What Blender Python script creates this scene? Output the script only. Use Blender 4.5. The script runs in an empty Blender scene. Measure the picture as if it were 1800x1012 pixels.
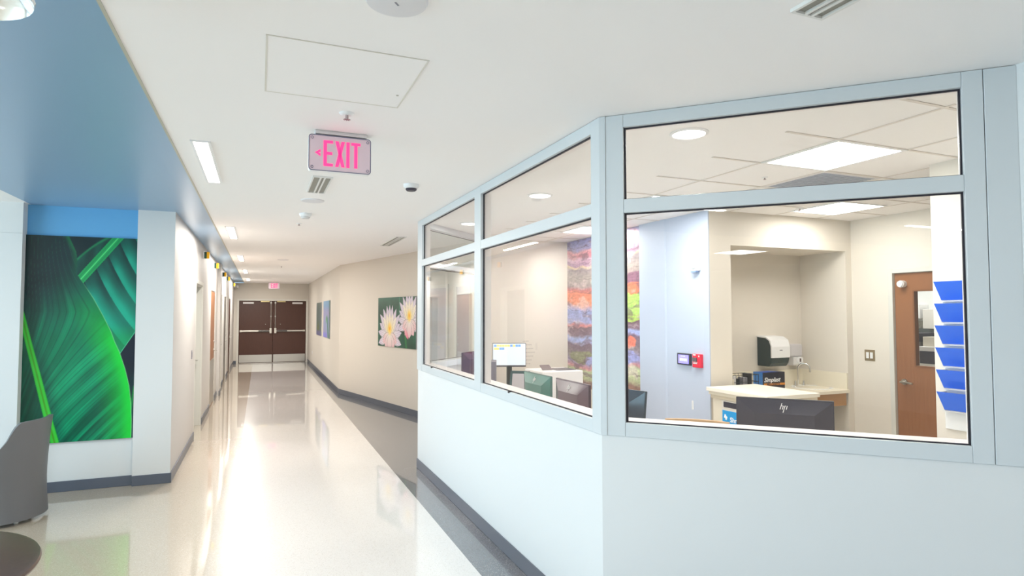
import bpy, bmesh, math, random
import numpy as np
from mathutils import Vector, Matrix
random.seed(4)
rng = np.random.default_rng(7)
sc = bpy.context.scene
COL = sc.collection

# ------------------------------------------------------------------ camera
F_PX, YAW, PITCH, ROLL = 1068.98, 0.392775, 0.0410155, -0.000859
cy_, sy_, cp_, sp_ = math.cos(YAW), math.sin(YAW), math.cos(PITCH), math.sin(PITCH)
fwd = Vector((sy_*cp_, cy_*cp_, sp_)); rt = Vector((cy_, -sy_, 0)); up = rt.cross(fwd)
r_ = math.cos(ROLL)*rt + math.sin(ROLL)*up
u_ = -math.sin(ROLL)*rt + math.cos(ROLL)*up
cam_d = bpy.data.cameras.new('camera'); cam = bpy.data.objects.new('camera', cam_d); COL.objects.link(cam)
M = Matrix((r_, u_, -fwd)).transposed().to_4x4(); M.translation = (0, 0, 1.71)
cam.matrix_world = M
cam_d.sensor_width = 36; cam_d.lens = F_PX/1800*36; cam_d.clip_start = 0.05; cam_d.clip_end = 200
sc.camera = cam

# ------------------------------------------------------------------ world, exposure, lights
w = bpy.data.worlds.new('world'); sc.world = w; w.use_nodes = True
w.node_tree.nodes['Background'].inputs[0].default_value = (0.55, 0.78, 1.0, 1)
w.node_tree.nodes['Background'].inputs[1].default_value = 1.2
sc.view_settings.view_transform = 'Standard'; sc.view_settings.look = 'None'
sc.view_settings.exposure = 0.70; sc.view_settings.gamma = 1.0; sc.view_settings.use_curve_mapping = False

def area(name, loc, size, power, color, rot=(0, 0, 0), spread=math.pi):
    l = bpy.data.lights.new(name, 'AREA'); l.shape = 'RECTANGLE'; l.size, l.size_y = size
    l.energy = power; l.color = color; l.spread = spread
    o = bpy.data.objects.new(name, l); COL.objects.link(o); o.location = loc; o.rotation_euler = rot
    return o
WARM = (1.0, 0.955, 0.89); NEUT = (1.0, 0.97, 0.94); DAY = (0.56, 0.83, 1.0)
# daylight through the lounge glazing on the left and behind
area('daylight_left', (-7.9, 3.1, 1.55), (2.2, 6.8), 225, DAY, (0, -math.pi/2, 0))
CORR_Y = (-3.15, 0.75, 4.65, 8.55, 12.45, 16.35, 20.25)      # recessed linear lights of the corridor
for y in CORR_Y:
    area('corridor_lamp', (-0.345, y, 2.725), (0.07, 1.2), 38 if y > 6 else 17, WARM)
TROFF = ((3.465, 2.86), (5.26, 4.29), (3.465, 4.69), (3.83, 6.6))
for x, y in TROFF:
    area('station_lamp', (x, y, 2.722), (0.54, 0.54), 6.5 if x > 5 else (8 if y < 3 else 10), NEUT)
DOWNL = ((2.26, 2.80), (2.25, 4.79), (2.21, 6.62))
for x, y in DOWNL:
    area('down_lamp', (x, y, 2.722), (0.15, 0.15), 5, NEUT)
area('pantry_lamp', (6.75, 4.6, 2.62), (0.5, 0.5), 12, NEUT)
for x, y in ((-3.5, 1.5), (-5.5, 4.0), (-3.5, -3.0), (1.0, -2.6)):
    area('lounge_lamp', (x, y, 2.72), (0.6, 0.6), 20, NEUT)

# ------------------------------------------------------------------ colours and materials
def s2l(c):
    return tuple((v/12.92 if v <= 0.04045 else ((v+0.055)/1.055)**2.4) for v in c)
def hexc(h): return s2l(tuple(int(h[i:i+2], 16)/255 for i in (0, 2, 4)))
MATS = {}
def mat(name, col, rough=0.5, metal=0.0, spec=0.5, coat=0.0, noise=0.0, nscale=20.0, bump=0.0, bscale=200.0):
    if name in MATS: return MATS[name]
    m = bpy.data.materials.new(name); m.use_nodes = True; MATS[name] = m
    nt = m.node_tree; b = nt.nodes['Principled BSDF']
    c = hexc(col) if isinstance(col, str) else col
    b.inputs['Base Color'].default_value = (*c, 1); b.inputs['Roughness'].default_value = rough
    b.inputs['Metallic'].default_value = metal; b.inputs['Specular IOR Level'].default_value = spec
    b.inputs['Coat Weight'].default_value = coat; b.inputs['Coat Roughness'].default_value = 0.05
    tc = nt.nodes.new('ShaderNodeTexCoord')
    if noise > 0:
        n = nt.nodes.new('ShaderNodeTexNoise'); n.inputs['Scale'].default_value = nscale
        mx = nt.nodes.new('ShaderNodeMix'); mx.data_type = 'RGBA'
        mx.inputs[6].default_value = (*[v*(1-noise) for v in c], 1); mx.inputs[7].default_value = (*[min(1, v*(1+noise)) for v in c], 1)
        nt.links.new(tc.outputs['Object'], n.inputs['Vector']); nt.links.new(n.outputs['Fac'], mx.inputs[0]); nt.links.new(mx.outputs[2], b.inputs['Base Color'])
    if bump > 0:
        n = nt.nodes.new('ShaderNodeTexNoise'); n.inputs['Scale'].default_value = bscale
        bp = nt.nodes.new('ShaderNodeBump'); bp.inputs['Strength'].default_value = bump; bp.inputs['Distance'].default_value = 0.002
        nt.links.new(tc.outputs['Object'], n.inputs['Vector']); nt.links.new(n.outputs['Fac'], bp.inputs['Height']); nt.links.new(bp.outputs['Normal'], b.inputs['Normal'])
    return m
def emis(name, col, strength):
    if name in MATS: return MATS[name]
    m = mat(name, col, 0.4); b = m.node_tree.nodes['Principled BSDF']
    b.inputs['Emission Color'].default_value = (*hexc(col), 1); b.inputs['Emission Strength'].default_value = strength
    return m
def wood(name, c1, c2, scale=3.0, rough=0.4, axis=2):
    if name in MATS: return MATS[name]
    m = mat(name, c1, rough); nt = m.node_tree; b = nt.nodes['Principled BSDF']
    tc = nt.nodes.new('ShaderNodeTexCoord'); mp = nt.nodes.new('ShaderNodeMapping')
    s = [14.0, 14.0, 14.0]; s[axis] = 0.9; mp.inputs['Scale'].default_value = s
    n = nt.nodes.new('ShaderNodeTexNoise'); n.inputs['Scale'].default_value = scale; n.inputs['Detail'].default_value = 6
    mx = nt.nodes.new('ShaderNodeMix'); mx.data_type = 'RGBA'
    mx.inputs[6].default_value = (*hexc(c1), 1); mx.inputs[7].default_value = (*hexc(c2), 1)
    nt.links.new(tc.outputs['Object'], mp.inputs[0]); nt.links.new(mp.outputs[0], n.inputs['Vector'])
    nt.links.new(n.outputs['Fac'], mx.inputs[0]); nt.links.new(mx.outputs[2], b.inputs['Base Color'])
    return m
def terrazzo(name, base, chips, rough=0.1):
    m = mat(name, base, rough); nt = m.node_tree; b = nt.nodes['Principled BSDF']
    tc = nt.nodes.new('ShaderNodeTexCoord'); v = nt.nodes.new('ShaderNodeTexVoronoi'); v.inputs['Scale'].default_value = 230
    cr = nt.nodes.new('ShaderNodeValToRGB'); e = cr.color_ramp
    e.elements[0].position = 0.0; e.elements[0].color = (*hexc(chips[0]), 1)
    e.elements[1].position = 1.0; e.elements[1].color = (*hexc(chips[1]), 1)
    a = e.elements.new(0.12); a.color = (*hexc(base), 1); a = e.elements.new(0.85); a.color = (*hexc(base), 1)
    sp = nt.nodes.new('ShaderNodeSeparateColor')
    nt.links.new(tc.outputs['Object'], v.inputs['Vector']); nt.links.new(v.outputs['Color'], sp.inputs[0])
    nt.links.new(sp.outputs[0], cr.inputs[0]); nt.links.new(cr.outputs[0], b.inputs['Base Color'])
    b.inputs['Coat Weight'].default_value = 1.0; b.inputs['Coat Roughness'].default_value = 0.035; b.inputs['Coat IOR'].default_value = 1.6
    b.inputs['Roughness'].default_value = 0.25
    return m
def glass_mat(name, tint=(0.97, 0.985, 0.98), refl=1.0):
    m = bpy.data.materials.new(name); m.use_nodes = True; nt = m.node_tree; nt.nodes.clear(); MATS[name] = m
    out = nt.nodes.new('ShaderNodeOutputMaterial'); tr = nt.nodes.new('ShaderNodeBsdfTransparent'); tr.inputs[0].default_value = (*tint, 1)
    gl = nt.nodes.new('ShaderNodeBsdfGlossy'); gl.inputs['Roughness'].default_value = 0.0
    lw = nt.nodes.new('ShaderNodeLayerWeight'); pw = nt.nodes.new('ShaderNodeMath'); pw.operation = 'POWER'; pw.inputs[1].default_value = 5
    lw.inputs['Blend'].default_value = 0.5
    ma = nt.nodes.new('ShaderNodeMath'); ma.operation = 'MULTIPLY_ADD'; ma.inputs[1].default_value = 0.9*refl; ma.inputs[2].default_value = 0.035*refl
    mx = nt.nodes.new('ShaderNodeMixShader')
    nt.links.new(lw.outputs['Facing'], pw.inputs[0]); nt.links.new(pw.outputs[0], ma.inputs[0]); nt.links.new(ma.outputs[0], mx.inputs[0])
    nt.links.new(tr.outputs[0], mx.inputs[1]); nt.links.new(gl.outputs[0], mx.inputs[2]); nt.links.new(mx.outputs[0], out.inputs[0])
    return m
def vcol_mat(name, rough=0.35):
    m = mat(name, 'FFFFFF', rough); nt = m.node_tree
    a = nt.nodes.new('ShaderNodeVertexColor'); a.layer_name = 'Col'
    nt.links.new(a.outputs['Color'], nt.nodes['Principled BSDF'].inputs['Base Color'])
    return m

W_WALL = mat('wall_paint', 'DFE0DF', 0.6, bump=0.05)
W_CREAM = mat('cream_wall_paint', 'D5CFC5', 0.6, bump=0.05)
W_STAT = mat('station_wall_paint', 'E4DCD0', 0.6)
W_ACC = mat('pale_blue_wall_paint', 'C2CCDF', 0.55)
W_BLUE = mat('blue_wall_paint', '6CB4E6', 0.5)
CEIL = mat('ceiling_paint', 'FAF7F5', 0.7)
CEILB = mat('blue_grey_ceiling_panel', '8AAAC8', 0.34, spec=0.9)
TRIMB = mat('beige_trim', 'B9B5A4', 0.5)
BASEB = mat('grey_rubber_base', '5C626E', 0.35)
FRAME = mat('frame_metal', 'D3D8DA', 0.4, metal=0.05)
FRAMEW = mat('inner_frame_white', 'F3ECEA', 0.45)
GASK = mat('black_gasket', '24202A', 0.5)
GLASS = glass_mat('clear_glass')
DGLASS = glass_mat('door_glass', refl=0.7)
FL_B = terrazzo('beige_terrazzo', 'C2B39F', ('AC9E8B', 'D4C7B5'))
FL_W = terrazzo('white_terrazzo', 'EAE7E4', ('D0CBC5', 'F4F2F0'))
FL_D = terrazzo('grey_terrazzo', '62656D', ('3E4148', '92969A'))
D_BROWN = wood('brown_door_laminate', '42251A', '513024', 6, 0.45)
D_TAN = wood('tan_door_veneer', '8A5A3A', '9E6C48', 4, 0.4)
STEEL = mat('brushed_steel', 'C6C3BC', 0.28, metal=1.0)
CHROME = mat('chrome', 'E4E4E4', 0.08, metal=1.0)
WHITEP = mat('white_plastic', 'F0F0F0', 0.35)
OFFW = mat('off_white_plastic', 'DEDBDA', 0.45)
BLACKP = mat('black_plastic', '1E1E24', 0.3)
DARKP = mat('dark_grey_plastic', '3A3744', 0.3)
GREYP = mat('grey_plastic', '8C8A92', 0.4)
LAMP = emis('lamp_diffuser', 'FFFAF2', 6.0)
DOORF = mat('door_frame_paint', 'DAD8D0', 0.45)
DOORG = mat('grey_green_door', '98A29D', 0.4)
DOORD = mat('dark_grey_door', '77736E', 0.4)

# ------------------------------------------------------------------ mesh helpers
class MB:
    def __init__(s): s.bm = bmesh.new()
    def _xf(s, vs, loc, rot):
        m = Matrix.Translation(loc) @ (rot if isinstance(rot, Matrix) else Matrix.Rotation(rot, 4, 'Z'))
        bmesh.ops.transform(s.bm, matrix=m, verts=vs)
    def box(s, x0, y0, z0, x1, y1, z1, loc=(0, 0, 0), rot=0.0, bev=0.0):
        g = bmesh.ops.create_cube(s.bm, size=1.0); vs = g['verts']
        bmesh.ops.scale(s.bm, vec=(abs(x1-x0), abs(y1-y0), abs(z1-z0)), verts=vs)
        bmesh.ops.translate(s.bm, vec=((x0+x1)/2, (y0+y1)/2, (z0+z1)/2), verts=vs)
        if bev > 0:
            es = list({e for v in vs for e in v.link_edges})
            r = bmesh.ops.bevel(s.bm, geom=es, offset=bev, segments=2, affect='EDGES', profile=0.5)
            vs = list({v for f in r['faces'] for v in f.verts} | {v for v in vs if v.is_valid})
        s._xf(vs, loc, rot); return s
    def lathe(s, prof, n=32, loc=(0, 0, 0), rot=0.0):
        rings = []; vs = []
        for (r, z) in prof:
            if r < 1e-6: v = s.bm.verts.new((0, 0, z)); rings.append([v]); vs.append(v)
            else:
                rg = [s.bm.verts.new((r*math.cos(2*math.pi*i/n), r*math.sin(2*math.pi*i/n), z)) for i in range(n)]; rings.append(rg); vs += rg
        for a, b in zip(rings, rings[1:]):
            for i in range(n):
                j = (i+1) % n
                if len(a) == 1 and len(b) == 1: continue
                if len(a) == 1: s.bm.faces.new((a[0], b[j], b[i]))
                elif len(b) == 1: s.bm.faces.new((a[i], a[j], b[0]))
                else: s.bm.faces.new((a[i], a[j], b[j], b[i]))
        s._xf(vs, loc, rot); return s
    def cyl(s, r, z0, z1, n=24, loc=(0, 0, 0), rot=0.0): return s.lathe([(0, z0), (r, z0), (r, z1), (0, z1)], n, loc, rot)
    def tube(s, pts, r, n=10):
        pts = [Vector(p) for p in pts]; rings = []
        for i, p in enumerate(pts):
            t = (pts[min(i+1, len(pts)-1)] - pts[max(i-1, 0)]).normalized()
            a = t.orthogonal().normalized() if i == 0 else (rings_a - t*rings_a.dot(t)).normalized()
            rings_a = a; b = t.cross(a)
            rings.append([s.bm.verts.new(p + r*(math.cos(2*math.pi*k/n)*a + math.sin(2*math.pi*k/n)*b)) for k in range(n)])
        for a, b in zip(rings, rings[1:]):
            for k in range(n): s.bm.faces.new((a[k], a[(k+1) % n], b[(k+1) % n], b[k]))
        s.bm.faces.new(rings[0][::-1]); s.bm.faces.new(rings[-1]); return s
    def prism(s, pts, z0, z1, loc=(0, 0, 0), rot=0.0):
        """polygon in XY extruded along Z"""
        a = [s.bm.verts.new((x, y, z0)) for x, y in pts]; b = [s.bm.verts.new((x, y, z1)) for x, y in pts]; n = len(pts)
        s.bm.faces.new(a[::-1]); s.bm.faces.new(b)
        for i in range(n): s.bm.faces.new((a[i], a[(i+1) % n], b[(i+1) % n], b[i]))
        s._xf(a+b, loc, rot); return s
    def hull(s, pts, faces, loc=(0, 0, 0), rot=0.0):
        v = [s.bm.verts.new(p) for p in pts]
        for f in faces: s.bm.faces.new([v[i] for i in f])
        s._xf(v, loc, rot); return s
    def build(s, name, m, parent=None, smooth=False, bevel=0.0, loc=None, rotz=0.0, kind=None):
        bmesh.ops.recalc_face_normals(s.bm, faces=s.bm.faces)
        me = bpy.data.meshes.new(name); s.bm.to_mesh(me); s.bm.free()
        for p in me.polygons: p.use_smooth = smooth
        o = bpy.data.objects.new(name, me); COL.objects.link(o); me.materials.append(m)
        if parent: o.parent = parent
        if loc is not None: o.location = loc; o.rotation_euler = (0, 0, rotz)
        if bevel > 0:
            md = o.modifiers.new('bevel', 'BEVEL'); md.width = bevel; md.segments = 2; md.limit_method = 'ANGLE'
        if smooth:
            md = o.modifiers.new('edge', 'EDGE_SPLIT'); md.split_angle = math.radians(40)
        if kind: o['kind'] = kind
        return o
ZX = Matrix.Rotation(math.pi/2, 4, 'X')          # XY drawing becomes XZ, extrusion towards -Y
def thing(name, label, cat, loc=(0, 0, 0), rotz=0.0, group=None, rot=None):
    o = bpy.data.objects.new(name, None); COL.objects.link(o); o.empty_display_size = 0.1
    o.location = loc; o.rotation_euler = rot if rot else (0, 0, rotz)
    o['label'] = label; o['category'] = cat
    if group: o['group'] = group
    return o
def tag(o, label, cat, group=None):
    o['label'] = label; o['category'] = cat
    if group: o['group'] = group
    return o
def S(name, mb, m, **k): return mb.build(name, m, kind='structure', **k)
def dup(root, loc=None, rotz=None, label=None):
    r = root.copy(); COL.objects.link(r)
    if loc is not None: r.location = loc
    if rotz is not None: r.rotation_euler = (0, 0, rotz)
    if label: r['label'] = label
    for ch in list(root.children):
        c = ch.copy(); COL.objects.link(c); c.parent = r
        for g in list(ch.children):
            d = g.copy(); COL.objects.link(d); d.parent = c
    return r
def text_mesh(txt, size, depth, bold=0.0, shear=0.0, align='LEFT'):
    cu = bpy.data.curves.new('t', 'FONT'); cu.body = txt; cu.size = size; cu.extrude = depth; cu.offset = bold; cu.shear = shear; cu.align_x = align
    o = bpy.data.objects.new('t', cu); COL.objects.link(o)
    dg = bpy.context.evaluated_depsgraph_get(); me = bpy.data.meshes.new_from_object(o.evaluated_get(dg))
    bpy.data.objects.remove(o); bpy.data.curves.remove(cu); return me
def place_text(name, me, m, parent, mtx):
    o = bpy.data.objects.new(name, me); COL.objects.link(o); me.materials.clear(); me.materials.append(m); o.parent = parent
    me.transform(mtx); return o
R3 = lambda a, ax: Matrix.Rotation(a, 4, ax)
T3 = lambda *p: Matrix.Translation(p)

H = 2.74
# ------------------------------------------------------------------ shell: floor, ceiling, walls
S('floor', MB().box(-8, -6, -0.1, -0.2, 23, 0), FL_B)
S('floor', MB().box(-0.2, -6, -0.1, 1.36, 23, 0), FL_W)
S('floor', MB().box(1.36, -6, -0.1, 8.2, 23, 0), FL_D)
S('ceiling', MB().box(-0.5, -6, H, 6.4, 23, H+0.1), CEIL)
S('ceiling', MB().box(-2.04, -6, H+0.012, -0.512, 22.7, H+0.1), CEILB)
S('ceiling', MB().box(-8, -6, H+0.012, -2.04, 7.3, H+0.1), CEIL)
S('trim_1', MB().box(-0.512, -6, H-0.004, -0.5, 22.6, H+0.1), TRIMB)
# bay with the leaf picture
S('wall_bay_back', MB().box(-2.066, 7.12, 0, -1.148, 7.3, 2.46), W_WALL)
S('wall_bay_top', MB().box(-2.066, 7.12, 2.46, -1.148, 7.3, H+0.02), W_BLUE)
S('wall_bay_left', MB().box(-8, 7.0, 0, -2.066, 7.3, 2.456).box(-8, 7.006, 2.456, -2.066, 7.3, 2.462).box(-8, 7.0, 2.462, -2.066, 7.3, H+0.02), W_WALL)
# left corridor wall with door openings
DO = [(9.42, 10.5), (12.15, 13.28), (14.85, 15.62), (16.45, 17.7), (18.8, 20.05)]
ww = MB(); y0 = 7.076
ww.box(-1.148, 7.076, 0, -0.815, 7.3, H+0.02)
y0 = 7.3
for a, b in DO:
    ww.box(-1.0, y0, 0, -0.815, a, H+0.02); ww.box(-1.0, a, 2.13, -0.815, b, H+0.02); y0 = b
ww.box(-1.0, y0, 0, -0.815, 22.6, H+0.02)
S('wall_left', ww, mat('corridor_wall_paint', 'CCC8C4', 0.6))
S('wall_bay_end', MB().box(-1.148, 7.072, 0, -0.8155, 7.076, H+0.012), W_WALL)
S('trim_2', MB().box(-0.815, 14.02, 0, -0.765, 14.5, H+0.012), mat('corridor_wall_paint', 'CCC8C4', 0.6))
S('wall_far', MB().box(-1.0, 22.6, 0, -0.72, 22.8, H).box(1.57, 22.6, 0, 2.2, 22.8, H).box(-0.72, 22.6, 2.2, 1.57, 22.8, H), W_CREAM)
# right corridor wall, bending outwards
S('wall_right', MB().prism([(1.58, 22.6), (1.58, 13.5), (2.84, 8.2), (2.84+0.15, 8.24), (1.73, 13.52), (1.73, 22.6)], 0, H), W_CREAM)
def baseb(name, pts, t=0.012, h=0.1):
    for a, b in zip(pts, pts[1:]):
        d = (Vector(b)-Vector(a)); L = d.length; ang = math.atan2(d.y, d.x)
        S(name, MB().box(0, 0, 0, L, t, h), BASEB, bevel=0.003, loc=(a[0], a[1], 0), rotz=ang)
baseb('baseboard_right', [(2.84, 8.2), (1.58, 13.5), (1.58, 22.6)])
baseb('baseboard_bay', [(-1.148, 7.12), (-2.066, 7.12)])
baseb('baseboard_bay', [(-2.066, 7.0), (-8, 7.0)])
baseb('baseboard_left', [(-0.815, 7.076), (-1.148, 7.076)])
y0 = 7.076
for a, b in DO + [(14.02, 14.5)]: pass
segs = [(7.066, 9.36), (10.56, 12.09), (13.34, 14.02), (14.5, 14.79), (15.68, 16.39), (17.76, 18.74), (20.11, 22.6)]
for a, b in segs: baseb('baseboard_left', [(-0.815, b), (-0.815, a)])
baseb('baseboard_left', [(-0.765, 14.5), (-0.765, 14.02)])
# station solid walls
S('wall_station_back', MB().box(2.70, 7.85, 0, 4.13, 8.0, H), W_STAT)
S('wall_station_mural', MB().box(4.13, 4.83, 0, 4.40, 8.0, H), W_STAT)
S('wall_station_accent', MB().prism([(4.10, 6.0), (4.10, 5.52), (4.112, 5.50), (4.118, 4.83), (4.13, 4.83), (4.13, 6.0)], 0, H), W_ACC)
S('wall_station_header', MB().box(4.40, 4.83, 2.395, 6.03, 5.45, H), W_STAT)
S('wall_alcove_back', MB().box(4.40, 5.45, 0, 6.12, 5.6, H), W_STAT)
S('wall_alcove_right', MB().box(6.03, 4.83, 0, 6.12, 5.45, H), W_STAT)
S('wall_station_right', MB().box(6.12, 4.40, 0, 6.24, 5.6, H).box(6.12, 3.40, 2.17, 6.24, 4.40, H).box(6.12, 1.4, 0, 6.24, 3.40, H), W_STAT)
S('floor', MB().prism([(1.80, 2.83), (2.95, 1.68), (3.0, 1.4), (6.12, 1.4), (6.12, 5.45), (4.13, 4.83), (4.13, 7.85), (2.85, 7.85), (1.80, 6.68)], 0.0, 0.004), mat('station_bounce_floor', 'E9E4DC', 0.3))  # pale floor layer, out of view, added to bounce light onto the station ceiling
S('wall_station_pier', MB().box(4.3, 1.4, 0, 4.45, 2.77, H), W_STAT)
S('wall_station_front', MB().box(2.989, 1.3, 0, 6.24, 1.4, H), W_STAT)
S('wall_front_right', MB().box(2.889, -6, 0, 2.989, 1.511, H), W_WALL)
baseb('baseboard_front', [(2.889, -6), (2.889, 1.511)])
# pantry behind the tan door
S('wall_pantry_back', MB().box(7.42, 2.8, 0, 7.55, 6.4, H), W_WALL)
S('wall_pantry_side', MB().box(6.24, 2.8, 0, 7.42, 2.9, H).box(6.24, 6.3, 0, 7.42, 6.4, H), W_WALL)
S('ceiling', MB().box(6.4, 2.8, H, 7.6, 6.4, H+0.1), CEIL)
# lounge behind the camera
S('wall_lounge_back', MB().box(-8.2, -6.2, 0, 3, -6.0, H+0.1), W_WALL)
S('wall_lounge_left', MB().box(-8.2, -0.4, 0, -8.0, 7.3, 0.4).box(-8.2, -0.4, 2.7, -8.0, 7.3, H+0.1).box(-8.2, -6, 0, -8.0, -0.4, H+0.1), W_WALL)
def far_window(n, x0, L, rotz, loc):
    root = bpy.data.objects.new('window_%d' % n, None); COL.objects.link(root); root['kind'] = 'structure'; root.location = loc; root.rotation_euler = (0, 0, rotz)
    m = MB().box(0, 0, 0.4, L, 0.08, 0.46).box(0, 0, 2.64, L, 0.08, 2.7)
    k = 6
    for i in range(k+1): m.box(i*(L-0.06)/k, 0, 0.46, i*(L-0.06)/k+0.06, 0.08, 2.64)
    m.build('window_frame', FRAME, root)
    MB().box(0.01, 0.036, 0.46, L-0.01, 0.042, 2.64).build('pane', GLASS, root)
far_window(5, 0, 7.2, math.pi/2, (-7.99, -0.3, 0))

# ------------------------------------------------------------------ station glazing
AO, AR = (1.645, 6.72), -math.pi/2; BO, BR = (1.645, 2.755), -math.pi/4; CO, CR = (2.775, 7.85), -3*math.pi/4
ZS, Z1, T0, T1, Z2 = 1.083, 1.152, 2.225, 2.295, 2.672
def glazing(n, side, org, rot, length, x0, x1, ops, lowmat, wall0=0.0, wall1=None, flip=False):
    root = bpy.data.objects.new('window_%d' % n, None); COL.objects.link(root); root['kind'] = 'structure'
    root.location = (*org, 0); root.rotation_euler = (0, 0, rot)
    fr = MB(); fi = MB(); gk = MB(); gl = MB()
    d0, d1, d2 = -0.012, 0.022, 0.082
    if flip: fr_m, fi_m = FRAMEW, FRAME
    else: fr_m, fi_m = FRAME, FRAMEW
    e = 0.0008
    # posts (left, between, right)
    edges = [x0] + [v for o in ops for v in o] + [x1]
    for i in range(0, len(edges), 2):
        a, b = edges[i], edges[i+1]
        fr.box(a+e, d0, ZS, b-e, d1, H-0.002); fi.box(a+0.004, d1+0.001, Z1-0.01, b-0.004, d2, H-0.002)
        if i > 0: gk.box(a-0.007, 0.010, Z1, a, 0.0215, Z2)
        if i < len(edges)-2: gk.box(b, 0.010, Z1, b+0.009, 0.0215, Z2)
    for a, b in ops:
        for za, zb in ((ZS, Z1), (T0, T1), (Z2, H-0.002)):
            fr.box(a, d0+0.001, za, b, d1, zb)
        for za, zb in ((T0+0.004, T1-0.004), (Z2+0.004, H-0.002)):
            fi.box(a-0.004, d1+0.001, za, b+0.004, d2-0.001, zb)
        for z in (Z1, T1): gk.box(a, 0.010, z, b, 0.0215, z+0.005)
        for z in (T0, Z2): gk.box(a, 0.010, z-0.007, b, 0.0215, z)
        for za, zb in ((Z1+0.005, T0-0.007), (T1+0.005, Z2-0.007)): gl.box(a+0.009, 0.013, za, b-0.007, 0.019, zb)
    fi.box(x0, d1+0.001, ZS+0.002, x1, 0.15, Z1+0.001)
    fr.build('window_frame', fr_m, root, bevel=0.002); f2 = fi.build('window_sill', fi_m, root, bevel=0.002)
    gk.build('gasket', GASK, root); gl.build('pane', GLASS, root)
    return root
glazing(1, 'a', AO, AR, 3.965, 0.0, 3.965, [(0.20, 1.963), (2.117, 3.885)], W_WALL)
glazing(2, 'b', BO, BR, 1.66, 0.03, 1.655, [(0.125, 1.579)], W_WALL)
glazing(3, 'c', CO, CR, 1.598, 0.0, 1.598, [(0.10, 1.48)], W_WALL, flip=True)
S('trim_3', MB().box(1.657, -0.012, ZS, 1.77, 0.14, H-0.002, (*BO, 0), BR), FRAME, bevel=0.003)
S('trim_4', MB().box(1.771, -0.008, ZS, 1.80, 0.10, H-0.002, (*BO, 0), BR), mat('seam_metal', '7E8C86', 0.4), bevel=0.002)
S('trim_5', MB().prism([(1.633, 2.757), (1.633, 2.745), (1.655, 2.722), (1.70, 2.76), (1.70, 2.80), (1.65, 2.80)], ZS, H-0.002), FRAME)
def lowwall(name, org, rot, L, z=ZS): return S(name, MB().box(0, 0, 0, L, 0.14, z, (*org, 0), rot), W_WALL)
S('wall_station_left', MB().prism([(1.645, 6.72), (1.645, 2.755), (1.785, 2.813), (1.785, 6.70)], 0, ZS), W_WALL)
S('wall_station_corner', MB().prism([(1.645, 2.755), (2.91, 1.49), (2.989, 1.41), (2.989, 1.511), (1.785, 2.813)], 0, ZS), W_WALL)
S('wall_station_side', MB().prism([(1.645, 6.72), (2.775, 7.85), (2.90, 7.85), (1.785, 6.70)], 0, ZS), W_WALL)
baseb('baseboard_station', [(1.645, 2.755), (1.645, 6.72)])
baseb('baseboard_station', [(2.889, 1.511), (1.645, 2.755)])
# little black glazing clips on the sill edge
for (o, r, x) in ((AO, AR, 0.62), (AO, AR, 2.72)):
    p = MB().box(x-0.008, -0.018, Z1-0.006, x+0.008, 0.004, Z1+0.008, (*o, 0), r)
    tag(p.build('glazing_clip', BLACKP), 'small black clip on the sill of the ' + ('left' if x < 1 else 'right') + ' pane of the side window', 'clip')

# ceiling grid in the station
GX = [2.55+0.61*i for i in range(7)]; GY = [1.95+0.61*i for i in range(10)]
gm = MB(); TB = mat('ceiling_grid', 'E2DAD2', 0.5)
for x in [3.16+0.61*i for i in range(5)]: gm.box(x-0.010, 1.9, H-0.004, x+0.010, 4.82 if x > 4.1 else 7.84, H-0.0005)
for y in [1.95+0.61*i for i in range(5)]: gm.box(2.75, y-0.010, H-0.0045, 6.11, y+0.010, H-0.001)
for y in [1.95+0.61*i for i in range(5, 10)]: gm.box(2.75, y-0.010, H-0.0045, 4.12, y+0.010, H-0.001)
S('trim_6', gm, TB)

# ------------------------------------------------------------------ doors
def left_door(n, a, b, m, rec, handle='lever', kick=False, glassy=False):
    root = bpy.data.objects.new('door_%d' % n, None); COL.objects.link(root); root['kind'] = 'structure'; root.location = (-0.815, a, 0)
    L = b-a
    f = MB().box(-0.02, -0.05, 0, 0.003, 0.002, 2.18).box(-0.02, L-0.002, 0, 0.003, L+0.05, 2.18).box(-0.02, 0, 2.128, 0.003, L, 2.18) \
            .box(-0.16, 0.0, 0, -0.02, 0.02, 2.13).box(-0.16, L-0.02, 0, -0.02, L, 2.13).box(-0.16, 0.02, 2.11, -0.02, L-0.02, 2.13)
    f.build('door_frame', DOORF, root, bevel=0.002)
    d = MB().box(-rec-0.04, 0.02, 0.01, -rec, L-0.02, 2.11).build('door_leaf', m, root, bevel=0.002)
    if kick: MB().box(-rec, 0.06, 0.02, -rec+0.003, L-0.06, 0.85).build('kick_plate', STEEL, d)
    h = MB().cyl(0.03, 0, 0.012, 20, (-rec, L-0.10, 1.0), R3(math.pi/2, 'Y')).tube([(-rec+0.01, L-0.1, 1.0), (-rec+0.055, L-0.1, 1.0), (-rec+0.06, L-0.13, 1.0), (-rec+0.06, L-0.24, 1.0)], 0.009)
    h.cyl(0.025, 0, 0.012, 20, (-rec, L-0.10, 1.16), R3(math.pi/2, 'Y'))
    h.build('door_handle', STEEL, d, smooth=True)
    return root
left_door(1, *DO[0], DOORG, 0.11)
left_door(2, *DO[1], D_TAN, 0.004, kick=True)
left_door(3, *DO[2], DOORG, 0.05)
left_door(4, *DO[3], DOORD, 0.01)
left_door(5, *DO[4], D_BROWN, 0.008)
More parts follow.
